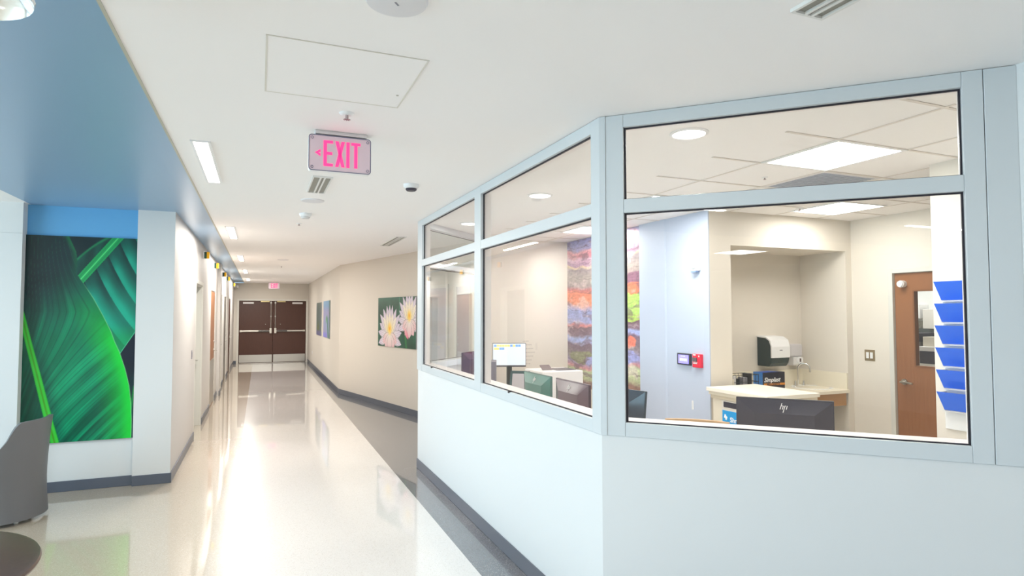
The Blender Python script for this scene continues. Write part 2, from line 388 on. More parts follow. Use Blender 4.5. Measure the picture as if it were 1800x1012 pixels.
# double door at the far end
dd = bpy.data.objects.new('door_6', None); COL.objects.link(dd); dd['kind'] = 'structure'; dd.location = (0.425, 22.6, 0)
MB().box(-1.145, -0.02, 0, -1.08, 0.12, 2.2).box(1.08, -0.02, 0, 1.145, 0.12, 2.2).box(-1.08, -0.02, 2.135, 1.08, 0.12, 2.2).build('door_frame', DOORF, dd, bevel=0.003)
for sgn in (-1, 1):
    lf = MB().box(min(sgn*0.004, sgn*1.075), 0.03, 0.01, max(sgn*0.004, sgn*1.075), 0.075, 2.13).build('door_leaf', D_BROWN, dd, bevel=0.003)
    def sx(a, b): return (min(sgn*a, sgn*b), max(sgn*a, sgn*b))
    a, b = sx(0.02, 1.06); MB().box(a, 0.026, 0.03, b, 0.031, 0.29).build('kick_plate', STEEL, lf)
    a, b = sx(0.10, 1.04); m = MB().box(a, -0.04, 1.075, b, 0.0, 1.125, bev=0.008)
    a, b = sx(0.04, 0.11); m.box(a, -0.05, 1.02, b, 0.03, 1.20, bev=0.006)
    a, b = sx(0.98, 1.05); m.box(a, -0.03, 1.07, b, 0.03, 1.13)
    m.build('push_bar', mat('satin_steel', 'D6D2C8', 0.35, metal=0.7), lf)
    a, b = sx(0.12, 0.46); MB().box(a, -0.044, 1.082, b, -0.039, 1.118).build('bar_inset', BLACKP, lf)
    a = sgn*0.07; m = MB().cyl(0.009, 1.2, 2.06, 10, (a, -0.002, 0)); m.box(a-0.025, -0.02, 2.04, a+0.025, 0.03, 2.11, bev=0.004).box(a-0.018, -0.012, 1.58, a+0.018, 0.03, 1.62)
    m.build('vertical_rod', STEEL, lf)
    a, b = sx(0.62, 0.96); MB().box(a, -0.03, 2.03, b, 0.03, 2.09, bev=0.004).build('door_closer', OFFW, lf)
    a, b = sx(0.12, 0.40); MB().box(a, -0.05, 2.09, b, 0.03, 2.135, bev=0.004).build('magnet_lock', mat('brass_bar', 'C9B98C', 0.3, metal=0.8), lf)
    MB().cyl(0.012, 0, 0.01, 12, (sgn*0.24, 0.031, 1.33), R3(math.pi/2, 'X')).build('key_cylinder', STEEL, lf)
S('trim_7', MB().box(-0.655, 22.58, 0, 1.505, 22.7, 0.012), STEEL)
S('wall_far_backing', MB().box(-0.75, 22.78, 0, 1.6, 22.86, H), W_CREAM)
for x0, x1 in ((-0.815, -0.72), (1.572, 1.58)):
    pass
S('baseboard_far', MB().box(-0.813, 22.585, 0, -0.725, 22.6, 0.1), BASEB)
# tan door of the station
td = bpy.data.objects.new('door_7', None); COL.objects.link(td); td['kind'] = 'structure'; td.location = (6.12, 4.35, 0)
MB().box(-0.012, 0.0, 0, 0.12, 0.05, 2.17).box(-0.012, -0.95, 0, 0.12, -0.90, 2.17).box(-0.012, -0.90, 2.12, 0.12, 0, 2.17).build('door_frame', DOORF, td, bevel=0.003)
lf = MB().box(0.02, -0.895, 0.01, 0.064, -0.005, 1.17).box(0.02, -0.895, 1.93, 0.064, -0.005, 2.115).box(0.02, -0.20, 1.17, 0.064, -0.005, 1.93).box(0.02, -0.895, 1.17, 0.064, -0.42, 1.93).build('door_leaf', D_TAN, td)
MB().box(0.012, -0.21, 1.16, 0.07, -0.195, 1.94).box(0.012, -0.425, 1.16, 0.07, -0.41, 1.94).box(0.012, -0.41, 1.925, 0.07, -0.21, 1.94).box(0.012, -0.41, 1.16, 0.07, -0.21, 1.175).build('vision_frame', wood('vision_frame_wood', '7A4E30', '8C5E3C'), lf)
MB().box(0.038, -0.41, 1.175, 0.046, -0.21, 1.925).build('pane', DGLASS, lf)
MB().cyl(0.03, 0, 0.014, 20, (0.02, -0.085, 1.0), R3(-math.pi/2, 'Y')).tube([(0.01, -0.085, 1.0), (-0.045, -0.085, 1.0), (-0.05, -0.11, 1.0), (-0.05, -0.21, 0.995)], 0.011).build('door_handle', STEEL, lf, smooth=True)
MB().box(0.0, 0.004, 1.03, 0.018, 0.012, 1.12).build('strike_plate', mat('bronze', '5A4632', 0.4, metal=0.8), td)
m = MB().cyl(0.036, 0.0, 0.05, 24, (0.02, -0.10, 2.005), R3(-math.pi/2, 'Y')).cyl(0.03, 0.05, 0.065, 24, (0.02, -0.10, 2.005), R3(-math.pi/2, 'Y'))
tag(m.build('door_alarm', WHITEP, smooth=True, loc=(6.12, 4.35, 0)), 'round white alarm contact on the upper corner of the tan door', 'alarm')

# grey doors in the wall past the station side window
for n, (ya, yb, mm) in enumerate(((9.55, 8.95, DOORG), (8.75, 8.3, DOORG))):
    root = bpy.data.objects.new('door_%d' % (8+n), None); COL.objects.link(root); root['kind'] = 'structure'
    dx = (2.84-1.58)/(13.5-8.2); ang = math.atan2(-1, dx)
    X = 1.58+(13.5-ya)*dx; root.location = (X, ya, 0); root.rotation_euler = (0, 0, ang)
    L = (ya-yb)*math.hypot(1, dx)
    MB().box(0, -0.02, 0, 0.05, 0.003, 2.15).box(L-0.05, -0.02, 0, L, 0.003, 2.15).box(0.05, -0.02, 2.1, L-0.05, 0.003, 2.15).build('door_frame', DOORF, root)
    MB().box(0.05, -0.008, 0.01, L-0.05, 0.003, 2.1).build('door_leaf', mat('lavender_grey_door', 'BDBAC0', 0.4), root)

# ------------------------------------------------------------------ pictures (vertex coloured panels)
def vnoise(x, y, seed=0):
    xi = np.floor(x).astype(int); yi = np.floor(y).astype(int); xf = x-xi; yf = y-yi
    def h(a, b):
        n = (a*374761393 + b*668265263 + seed*1442695041) & 0x7fffffff
        n = ((n ^ (n >> 13))*1274126177) & 0x7fffffff
        return ((n ^ (n >> 16)) & 0xffff)/65535.0
    u = xf*xf*(3-2*xf); v = yf*yf*(3-2*yf)
    return (h(xi, yi)*(1-u)+h(xi+1, yi)*u)*(1-v) + (h(xi, yi+1)*(1-u)+h(xi+1, yi+1)*u)*v
def fbm(x, y, seed=0, o=4):
    s = 0; a = 0.5; t = 0
    for i in range(o): s = s+a*vnoise(x*2**i, y*2**i, seed+i); t += a; a *= 0.5
    return s/t
def mix(a, b, t): t = np.clip(t, 0, 1)[..., None]; return a*(1-t)+b*t
def C(*v): return np.array(v, float)/255.0
def sm(a, b, x): t = np.clip((x-a)/(b-a), 0, 1); return t*t*(3-2*t)
def panel(name, W, Hh, nx, ny, fn, t, parent=None, mname='print'):
    """picture panel in local XZ plane, front towards -Y, with real thickness and coloured front grid"""
    u, v = np.meshgrid(np.linspace(0, 1, nx), np.linspace(0, 1, ny))       # v down
    c = np.clip(fn(u, v), 0, 1)
    lin = np.where(c <= 0.04045, c/12.92, ((c+0.055)/1.055)**2.4)
    V = np.stack([(u-0.5)*W, np.full_like(u, -t), (1-v)*Hh], -1).reshape(-1, 3)
    idx = np.arange(nx*ny).reshape(ny, nx)
    q = np.stack([idx[1:, :-1], idx[1:, 1:], idx[:-1, 1:], idx[:-1, :-1]], -1).reshape(-1, 4)
    b0 = len(V); back = [(-W/2, 0, Hh), (W/2, 0, Hh), (W/2, 0, 0), (-W/2, 0, 0)]
    k = [0, nx-1, nx*ny-1, nx*(ny-1)]
    faces = q.tolist(); sides = []
    for i in range(4):
        j = (i+1) % 4; sides.append([k[j], k[i], b0+4+i, b0+4+j])
    # sides use duplicated corner vertices coloured dark grey
    V = np.vstack([V, np.array(back), np.array([[p[0], -t, p[2]] for p in back])])
    for i in range(4):
        j = (i+1) % 4; faces.append([b0+i, b0+j, b0+4+j, b0+4+i])
    faces.append([b0+3, b0+2, b0+1, b0])
    me = bpy.data.meshes.new(name); me.from_pydata(V.tolist(), [], faces); me.update()
    ca = me.color_attributes.new('Col', 'FLOAT_COLOR', 'POINT')
    allc = np.vstack([np.hstack([lin.reshape(-1, 3), np.ones((nx*ny, 1))]), np.tile([0.32, 0.35, 0.37, 1.0], (8, 1))])
    ca.data.foreach_set('color', allc.astype(np.float32).ravel())
    me.materials.append(MATS.get(mname) or vcol_mat(mname)); o = bpy.data.objects.new(name, me); COL.objects.link(o)
    if parent: o.parent = parent
    return o

def leaf_art(u, v):
    ev = np.array([0, .005, .077, .133, .178, .233, .305, .39, .467, .517, .573, .657, .74, .824, .91, 1.0])
    eu = np.array([.375, .38, .445, .457, .445, .52, .61, .70, .775, .81, .86, .915, .955, .975, .985, .985])
    edge = np.interp(v, ev, eu)
    rv = np.array([0, .37, .515, .66, .77, .91, 1.02]); ru = np.array([-.35, -.02, .05, .125, .18, .25, .31])
    rib = np.interp(v, rv, ru)
    n1 = fbm(u*9, v*14, 3)
    # --- leaf 1, right half
    du = np.clip(u-rib, 0, 2)
    A = 1.75 - 1.1*sm(0.1, 1.0, v + 0.55*u)
    s = v*1.0 + A*du**0.86*0.62
    veins = vnoise(s*46, u*1.2, 5)*0.6 + vnoise(s*95, u*2, 8)*0.4
    fine = np.abs(((s*34) % 1.0)-0.5)*2
    e = edge-u
    lit = sm(0.16, 0.60, v+0.55*u-0.12)
    base = mix(np.broadcast_to(C(8, 44, 48), (*u.shape, 3)), C(0, 128, 88), lit)
    base = mix(base, C(10, 165, 112), lit*sm(0.45, 0.75, veins)*0.8)
    base = mix(base, C(0, 70, 52), sm(0.5, 0.15, veins)*0.65*lit)
    base = mix(base, C(20, 100, 76), sm(0.85, 1.0, fine)*0.5)
    base = mix(base, C(4, 40, 44), sm(0.22, 0.0, fine)*0.35)
    base = mix(base, C(4, 190, 60), sm(0.34, 0.0, e)*sm(0.25, 0.55, v)*0.9)
    base = mix(base, C(20, 224, 60), sm(0.12, 0.0, e)*sm(0.40, 0.6, v)*0.7)
    base = mix(base, C(10, 120, 66), sm(0.06, 0.0, e)*sm(0.25, 0.02, v)*0.8)
    base = mix(base, C(8, 60, 56), sm(0.16, 0.0, du)*0.55)
    # left half of leaf 1
    dl = np.clip(rib-u, 0, 2); s2 = v - 0.9*dl
    f2 = vnoise(s2*70, u*2, 11)
    lh = mix(np.broadcast_to(C(4, 64, 52), (*u.shape, 3)), C(10, 110, 78), f2*0.8)
    base = np.where((u < rib)[..., None], lh, base)
    # rib
    wr = 0.018+0.022*v; k = np.abs(u-rib-0.005)/wr
    ribc = mix(np.broadcast_to(C(60, 200, 60), (*u.shape, 3)), C(70, 150, 30), sm(0.35, 0.0, k))
    ribc = mix(ribc, C(20, 150, 50), sm(0.75, 1.0, k))
    base = np.where(((k < 1) & (v > 0.33))[..., None], ribc, base)
    # --- leaf 2 (behind)
    r2u = 0.49 + (0.21-v)*(0.33/0.21)
    d = u-r2u
    s3 = v - 0.42*np.clip(d, 0, 3) + 0.06*np.clip(d, 0, 3)**2
    st = (s3*15) % 1.0
    l2 = mix(np.broadcast_to(C(2, 74, 66), (*u.shape, 3)), C(14, 160, 132), sm(0.1, 0.95, st)*sm(0.0, 0.30, d)+0.25*(fbm(s3*60, u*3, 21)-0.5))
    l2 = mix(l2, C(4, 40, 46), sm(0.30, 0.0, st)*sm(0.5, 0.0, d)*0.8)
    l2 = mix(l2, C(20, 190, 150), sm(0.12, 0.36, v)*sm(0.2, 0.7, d)*0.35)
    l2 = mix(l2, C(0, 150, 76), sm(0.42, 0.52, v)*0.6)
    l3 = mix(np.broadcast_to(C(6, 50, 50), (*u.shape, 3)), C(10, 96, 78), fbm(u*18+v*8, v*10-u*4, 31))
    cur = 0.175 - 0.55*(u-0.45) + 0.5*(u-0.45)**2
    l3 = mix(l3, C(4, 40, 46), sm(0.01, -0.02, v-cur+0.06))
    l3 = mix(l3, C(20, 130, 80), sm(0.012, 0.0, np.abs(v-cur+0.06)))
    back = np.where((d < 0)[..., None], l3, l2)
    k2 = np.abs(d+0.0)/0.055
    back = mix(back, C(20, 170, 90), (k2 < 1)*0.9)
    back = mix(back, C(90, 225, 130), sm(0.25, 0.0, k2)); back = mix(back, C(4, 110, 66), sm(0.08, 0.0, np.abs(k2-0.55))*0.7)
    bl = 0.573 - (u-0.87)*(0.083/0.105)
    dark = mix(np.broadcast_to(C(8, 26, 44), (*u.shape, 3)), C(4, 70, 62), sm(0.62, 0.75, v)*fbm(u*40, v*20, 41))
    back = np.where((v > bl)[..., None], dark, back)
    back = mix(back, C(90, 200, 150), sm(0.006, 0.0, np.abs(v-bl))*(u > 0.8))
    gs = np.abs(u-(1.0-(v-0.76)*0.25)); back = mix(back, C(10, 140, 60), sm(0.02, 0.0, gs)*(v > 0.74)*(v < 0.88))
    out = np.where((u < edge)[..., None], base, back)
    out = mix(out, C(150, 215, 150), sm(0.006, 0.0, np.abs(u-edge))*sm(0.16, 0.3, v)*0.8)
    return np.clip(out + (n1[..., None]-0.5)*0.05, 0, 1)

def petal(img, u, v, bx, by, ang, L, Wd, c_in, c_out, asp=1.7):
    du = (u-bx)*asp; dv = v-by
    a = math.radians(ang); x = du*math.cos(a)-dv*math.sin(a); y = -du*math.sin(a)-dv*math.cos(a)
    Wd = Wd*1.75; t = x/L; w = Wd*np.sqrt(np.clip(t, 0, 1))*np.clip(1-t**2.6, 0, 1)
    k = np.abs(y)/np.maximum(w, 1e-5)
    inside = (t > 0) & (t < 1) & (k < 1)
    col = mix(np.broadcast_to(c_in, (*u.shape, 3)), c_out, t*0.9)
    col = col*(1-0.22*sm(0.7, 1.0, k)[..., None]) * (0.94+0.06*np.cos(y*160))[..., None]
    img[inside] = col[inside]
def flower_art(u, v):
    img = mix(np.broadcast_to(C(20, 58, 46), (*u.shape, 3)), C(46, 110, 88), fbm(u*5, v*5, 51)).copy()
    img[(np.abs(u-0.585) < 0.006) & (v < 0.5)] = C(60, 140, 110)
    img[(np.abs(u-0.78-0.03*np.sin(v*6)) < 0.02) & (v > 0.6)] = C(40, 120, 70)
    def flower(bx, by, sc_, seed, lo=0):
        white, lav, pink = C(250, 244, 236), C(216, 204, 230), C(240, 190, 200)
        for a in (150, 30, 170, 10, 195, -15): petal(img, u, v, bx, by, a, 0.52*sc_, 0.085*sc_, white, lav)
        for a in (135, 45, 118, 62, 102, 78, 90): petal(img, u, v, bx, by, a, 0.62*sc_, 0.075*sc_, white, lav)
        for a in (128, 52, 108, 72, 90): petal(img, u, v, bx, by-0.02, a, 0.46*sc_, 0.07*sc_, C(255, 240, 200), white)
        for a in (205, -25, 235, -55, 270): petal(img, u, v, bx, by-0.04, a, 0.34*sc_, 0.11*sc_, white, pink)
        r = np.hypot((u-bx)*1.7/0.13, (v-(by-0.16*sc_))/0.17)/sc_
        g = sm(1.0, 0.1, r)*(0.6+0.6*fbm(u*50, v*16, seed))
        img[...] = mix(img, C(252, 206, 70), g)
        img[...] = mix(img, C(240, 150, 40), sm(0.35, 0.0, r)*0.8)
    flower(0.84, 0.52, 0.95, 3)
    petal(img, u, v, 0.72, 0.62, -50, 0.26, 0.05, C(250, 200, 205), C(236, 120, 150))
    flower(0.33, 0.80, 1.05, 9)
    return img
def strata_art(u, v):
    # horizontal bark bands; v measured down
    wv = v + 0.06*(fbm(u*3, v*3, 61)-0.5) + 0.05*(fbm(u*9, v*16, 67)-0.5) - 0.03*np.sin(u*5.0)
    pal = [(0.0, C(160, 160, 205)), (0.05, C(170, 165, 205)), (0.07, C(232, 170, 178)), (0.10, C(205, 130, 140)), (0.12, C(225, 185, 205)), (0.16, C(190, 150, 180)),
           (0.175, C(240, 215, 170)), (0.19, C(165, 150, 155)), (0.25, C(188, 176, 168)), (0.31, C(170, 150, 150)), (0.335, C(205, 120, 120)),
           (0.36, C(244, 140, 110)), (0.43, C(246, 150, 112)), (0.45, C(214, 180, 200)), (0.47, C(160, 168, 218)), (0.55, C(170, 172, 215)),
           (0.565, C(224, 140, 138)), (0.58, C(128, 100, 112)), (0.62, C(140, 112, 128)), (0.64, C(172, 186, 232)), (0.67, C(176, 180, 226)), (0.69, C(128, 104, 124)), (0.76, C(150, 136, 138)),
           (0.80, C(170, 160, 200)), (0.84, C(220, 150, 160)), (0.86, C(200, 212, 168)), (0.92, C(196, 204, 160)), (0.94, C(150, 116, 108)), (1.0, C(190, 150, 110))]
    xs = [p[0] for p in pal]; out = np.stack([np.interp(wv, xs, [p[1][k] for p in pal]) for k in range(3)], -1)
    def patch(cu, cv, ru, rv_, col, seed, amt=1.0):
        nonlocal out
        r = np.hypot((u-cu)/ru, (wv-cv)/rv_) + 0.7*(fbm(u*10, v*14, seed)-0.5)
        out = mix(out, col, sm(1.0, 0.85, r)*amt)
    patch(0.58, 0.285, 0.26, 0.045, C(212, 218, 208), 71)
    patch(0.92, 0.47, 0.30, 0.07, C(190, 232, 120), 72)
    patch(0.70, 0.445, 0.22, 0.02, C(196, 226, 120), 73)
    patch(0.92, 0.55, 0.20, 0.025, C(190, 220, 110), 74)
    patch(0.85, 0.72, 0.10, 0.035, C(236, 130, 110), 75)
    patch(0.25, 0.77, 0.22, 0.05, C(150, 150, 118), 76)
    patch(0.62, 0.80, 0.34, 0.05, C(168, 170, 222), 77)
    patch(0.98, 0.32, 0.22, 0.03, C(150, 110, 130), 78)
    g = 0.6*fbm(u*30, v*120, 81)+0.4*fbm(u*120, v*60, 87)
    out = mix(out, C(120, 96, 110), sm(0.60, 0.72, fbm(u*7, wv*34, 85))*0.55)
    out = mix(out, C(236, 214, 214), sm(0.60, 0.75, fbm(u*8+9, wv*28, 89))*0.5)
    l = sm(0.025, 0.0, np.abs(((wv*9.3+0.3*fbm(u*4, v*5, 83)) % 1.0)-0.5))
    out = out*(0.74+0.5*g)[..., None]; out = mix(out, C(96, 70, 84), l*0.5)
    return out
def dragonfly_art(u, v):
    img = mix(np.broadcast_to(C(96, 120, 96), (*u.shape, 3)), C(120, 130, 150), fbm(u*4, v*2, 91))
    img = mix(img, C(120, 130, 50), sm(0.5, 0.8, v)*sm(0.25, 0.0, np.abs(u-0.45-0.1*np.sin(v*5))))
    return mix(img, C(120, 120, 160), sm(0.84, 0.86, v))
def iris_art(u, v):
    img = mix(np.broadcast_to(C(150, 170, 205), (*u.shape, 3)), C(176, 160, 200), fbm(u*4, v*3, 95))
    img = mix(img, C(110, 170, 205), sm(0.3, 0.1, v)*0.7)
    img = mix(img, C(60, 130, 100), sm(0.12, 0.0, np.abs(u-0.62-0.2*v**2))*sm(0.35, 0.5, v))
    img = mix(img, C(70, 160, 60), sm(0.12, 0.0, np.hypot(u-0.5, (v-0.5)*0.8)))
    img = mix(img, C(30, 100, 80), sm(0.86, 0.98, u)*0.8)
    return mix(img, C(140, 140, 220), sm(0.84, 0.9, v)*sm(0.7, 0.5, u))
p = panel('leaf_picture', 0.92, 1.985, 200, 420, leaf_art, 0.03); p.location = (-1.612, 7.12, 0.474)
tag(p, 'tall picture of dark green banana leaves on the white bay wall', 'picture')
ang_w = math.atan2(-1, (2.84-1.58)/(13.5-8.2))
def on_ang(y): return (1.58+(13.5-y)*(2.84-1.58)/(13.5-8.2), y)
x, y = on_ang(10.72); p = panel('flower_picture', 1.54, 0.885, 150, 110, flower_art, 0.02); p.location = (x, y, 1.106); p.rotation_euler = (0, 0, ang_w)
tag(p, 'picture of two white water lilies on the cream corridor wall', 'picture')
p = panel('pond_picture', 1.45, 0.93, 60, 40, dragonfly_art, 0.02); p.location = (1.58, 18.25, 1.08); p.rotation_euler = (0, 0, -math.pi/2)
tag(p, 'olive green and grey picture, the one nearer the far double doors', 'picture')
p = panel('iris_picture', 1.55, 0.93, 60, 40, iris_art, 0.02); p.location = (1.58, 16.08, 1.09); p.rotation_euler = (0, 0, -math.pi/2)
tag(p, 'blue and lilac picture hung between the green one and the lilies', 'picture')
p = panel('bark_mural', 1.85, 2.05, 190, 300, strata_art, 0.006); p.location = (4.13, 6.925, 0.685); p.rotation_euler = (0, 0, -math.pi/2)
tag(p, 'ceiling high mural of rainbow coloured bark bands inside the station', 'mural')

# ------------------------------------------------------------------ ceiling things
LIGHT_LAB = ('nearest', 'second', 'third', 'fourth', 'farthest')
lab_i = 0; proto = None
LN = {4.65: 'long recessed corridor ceiling light, nearest and largest in view', 8.55: 'second recessed corridor ceiling light from the camera',
      12.45: 'recessed corridor ceiling light, middle one of the five in view', 16.35: 'recessed corridor ceiling light, last but one before the double doors', 20.25: 'recessed corridor ceiling light closest to the double doors',
      0.75: 'recessed corridor ceiling light straight above the camera', -3.15: 'recessed corridor ceiling light behind the camera'}
for y in CORR_Y:
    if proto is None:
        t = proto = thing('linear_ceiling_light', LN[y], 'ceiling light', (-0.345, y, H), 0, 'linear corridor lights')
        MB().box(-0.055, -0.62, -0.008, -0.04, 0.62, 0).box(0.04, -0.62, -0.008, 0.055, 0.62, 0).box(-0.04, -0.62, -0.008, 0.04, -0.606, 0).box(-0.04, 0.606, -0.008, 0.04, 0.62, 0).build('light_frame', WHITEP, t)
        MB().box(-0.04, -0.606, -0.004, 0.04, 0.606, 0).build('diffuser', LAMP, t)
    else: dup(proto, (-0.345, y, H), 0, LN[y])
TL = ('square troffer light nearest the front window, at the right', 'square troffer light in front of the sink alcove', 'square troffer light mostly hidden behind the transom of the front window', 'square troffer light close to the bark mural')
proto = None
for (x, y), l in zip(TROFF, TL):
    if proto is None:
        t = proto = thing('ceiling_troffer', l, 'ceiling light', (x, y, H), 0, 'station troffers')
        MB().box(-0.305, -0.305, -0.008, 0.305, -0.28, 0).box(-0.305, 0.28, -0.008, 0.305, 0.305, 0).box(-0.305, -0.28, -0.008, -0.28, 0.28, 0).box(0.28, -0.28, -0.008, 0.305, 0.28, 0).build('light_frame', WHITEP, t)
        MB().box(-0.28, -0.28, -0.004, 0.28, 0.28, 0).build('diffuser', LAMP, t)
    else: dup(proto, (x, y, H), 0, l)
DLn = ('round downlight behind the top of the front window', 'round downlight behind the larger side pane', 'round downlight behind the far narrow side pane')
proto = None
for (x, y), l in zip(DOWNL, DLn):
    if proto is None:
        t = proto = thing('round_downlight', l, 'ceiling light', (x, y, H), 0, 'station downlights')
        MB().lathe([(0.088, 0), (0.11, 0), (0.11, -0.006), (0.092, -0.01), (0.088, 0)], 40).build('light_ring', WHITEP, t, smooth=True)
        MB().cyl(0.088, -0.006, 0, 40).build('diffuser', LAMP, t)
    else: dup(proto, (x, y, H), 0, l)
# access hatch
t = thing('access_hatch', 'flush white square access panel in the corridor ceiling', 'hatch', (0.315, 2.695, H))
MB().box(-0.31, -0.31, -0.003, 0.31, -0.305, 0).box(-0.31, 0.302, -0.003, 0.31, 0.31, 0).box(-0.31, -0.302, -0.003, -0.302, 0.302, 0).box(0.302, -0.302, -0.003, 0.31, 0.302, 0).build('hatch_frame', mat('hatch_edge', 'DEDAD0', 0.5), t)
MB().box(-0.303, -0.303, -0.0022, 0.303, 0.303, 0).build('hatch_panel', CEIL, t)
MB().cyl(0.006, -0.005, 0, 12, (0.27, 0.13, 0)).build('hatch_lock', STEEL, t)
# speakers
def round_speaker(x, y, lab, logo):
    t = thing('ceiling_speaker', lab, 'speaker', (x, y, H), 0)
    MB().lathe([(0, -0.012), (0.08, -0.012), (0.098, -0.009), (0.104, 0), (0, 0)], 48).build('grille', mat('speaker_white', 'E4E2E4', 0.5, bump=0.3, bscale=900), t, smooth=True)
    if logo: MB().box(-0.011, -0.003, -0.0135, 0.011, 0.003, -0.012, rot=0.9).build('badge', GREYP, t)
round_speaker(0.402, 1.96, 'round white ceiling speaker at the top edge of the view', True)
round_speaker(0.43, 5.80, 'round white ceiling disc behind the exit sign', False)
round_speaker(0.40, 12.5, 'small pale ceiling disc midway down the corridor', False)
# slot diffusers
DIFF = mat('diffuser_metal', 'E6E4E0', 0.4); SLOT = mat('diffuser_slot', '96948A', 0.5, bump=0.6, bscale=500)
def slot_diffuser(x, y, lab, rot=0, L=0.62):
    t = thing('slot_diffuser', lab, 'vent', (x, y, H), rot, 'slot diffusers')
    m = MB()
    for a in (-0.075, -0.020, 0.010, 0.060): m.box(a, -L/2, -0.012, a+0.012, L/2, 0)
    m.box(-0.075, -L/2-0.01, -0.012, 0.072, -L/2, 0).box(-0.075, L/2, -0.012, 0.072, L/2+0.01, 0)
    m.build('diffuser_frame', DIFF, t)
    MB().box(-0.063, -L/2, -0.003, -0.020, L/2, 0).box(-0.008, -L/2, -0.003, 0.010, L/2, 0).box(0.022, -L/2, -0.003, 0.060, L/2, 0).build('slots', SLOT, t)
slot_diffuser(1.725, 1.19, 'slot diffuser cut by the upper right edge of the view')
slot_diffuser(0.425, 5.06, 'slot diffuser partly hidden under the exit sign')
slot_diffuser(1.745, 8.68, 'slot diffuser beyond the side window near the lily picture wall', L=1.15)
# detectors
def detector(x, y, lab, dark):
    t = thing('smoke_detector', lab, 'smoke detector', (x, y, H))
    MB().lathe([(0, 0), (0.062, 0), (0.062, -0.018), (0.052, -0.030), (0.046, -0.034), (0, -0.034)][::-1], 40).build('detector_base', WHITEP, t, smooth=True)
    MB().lathe([(0.044, -0.034), (0.044, -0.044), (0.034, -0.054), (0, -0.056)], 40).build('detector_head', DARKP if dark else OFFW, t, smooth=True)
detector(1.106, 4.78, 'white smoke detector with a dark head, alone on the ceiling left of the side window', True)
detector(0.421, 6.6, 'white smoke detector behind the exit sign and ceiling disc', False)
def sprinkler(x, y, lab, s=1.0):
    t = thing('sprinkler_head', lab, 'sprinkler', (x, y, H), 0, 'sprinklers')
    MB().lathe([(0, -0.010*s), (0.02*s, -0.012*s), (0.036*s, -0.006*s), (0.040*s, 0), (0, 0)], 30).build('escutcheon', WHITEP, t, smooth=True)
    m = MB().cyl(0.008*s, -0.03*s, -0.010*s, 12)
    for k in range(8):
        a = k*math.pi/4; m.box(0.004, -0.002, -0.034*s, 0.018*s, 0.002, -0.031*s, rot=a)
    m.cyl(0.009*s, -0.034*s, -0.030*s, 12).build('deflector', mat('dull_chrome', 'B9A9A9', 0.3, metal=0.8), t)
sprinkler(0.40, 3.19, 'sprinkler head on the ceiling above the exit sign')
sprinkler(0.40, 7.35, 'sprinkler head past the smoke detector behind the exit sign', 0.8)
sprinkler(0.42, 14.2, 'small sprinkler head far down the corridor ceiling', 0.9)
sprinkler(4.88, 4.40, 'sprinkler head beside the troffer by the sink alcove')
sprinkler(3.53, 3.50, 'sprinkler head in the ceiling tile behind the top of the front window', 0.6)
# return air grille tile in the station
t = thing('return_grille', 'blue grey return air grille tile in the station ceiling', 'vent', (4.075, 3.475, H))
MB().box(-0.3, -0.3, -0.006, 0.3, -0.27, 0).box(-0.3, 0.27, -0.006, 0.3, 0.3, 0).box(-0.3, -0.27, -0.006, -0.27, 0.27, 0).box(0.27, -0.27, -0.006, 0.3, 0.27, 0).build('grille_frame', OFFW, t)
m = MB()
for i in range(18): m.box(-0.27, -0.262+i*0.03, -0.005, 0.27, -0.246+i*0.03, -0.001)
m.box(-0.27, -0.27, -0.001, 0.27, 0.27, -0.0002).build('louvres', mat('grille_blue_grey', 'A9B2C2', 0.4), t)

# exit signs
def letter_mesh(mb, ch, x, z, w, h, s, d):
    """block letters in XZ; s stroke width, d depth range in y"""
    y0, y1 = d
    if ch == 'E':
        mb.box(x, y0, z, x+s, y1, z+h)
        for zz in (z, z+h/2-s*0.42, z+h-s*0.85): mb.box(x+s, y0, zz, x+w*(0.92 if zz != z+h/2-s*0.42 else 0.85), y1, zz+s*0.85)
    elif ch == 'I': mb.box(x, y0, z, x+s, y1, z+h)
    elif ch == 'T': mb.box(x, y0, z+h-s*0.85, x+w, y1, z+h); mb.box(x+w/2-s/2, y0, z, x+w/2+s/2, y1, z+h-s*0.85)
    elif ch == 'X':
        for a, b in (((x, z), (x+w-s, z+h)), ((x+w-s, z), (x, z+h))):
            P = [(a[0], y0, a[1]), (a[0]+s, y0, a[1]), (b[0]+s, y0, b[1]), (b[0], y0, b[1])]
            Q = [(p_[0], y1, p_[2]) for p_ in P]
            mb.hull(P+Q, [(0, 1, 2, 3), (7, 6, 5, 4), (0, 4, 5, 1), (1, 5, 6, 2), (2, 6, 7, 3), (3, 7, 4, 0)])
def rrect(w, h, r, n=6):
    pts = []
    for cx, cz, a0 in ((w/2-r, h/2-r, 0), (-w/2+r, h/2-r, 90), (-w/2+r, -h/2+r, 180), (w/2-r, -h/2+r, 270)):
        for i in range(n+1):
            a = math.radians(a0+90*i/n); pts.append((cx+r*math.cos(a), cz+r*math.sin(a)))
    return pts
EXF = emis('exit_face', 'E2CDD6', 0.06); EXL = emis('exit_red', 'F4387C', 0.75); EXB = mat('exit_border', '7E7C96', 0.4)
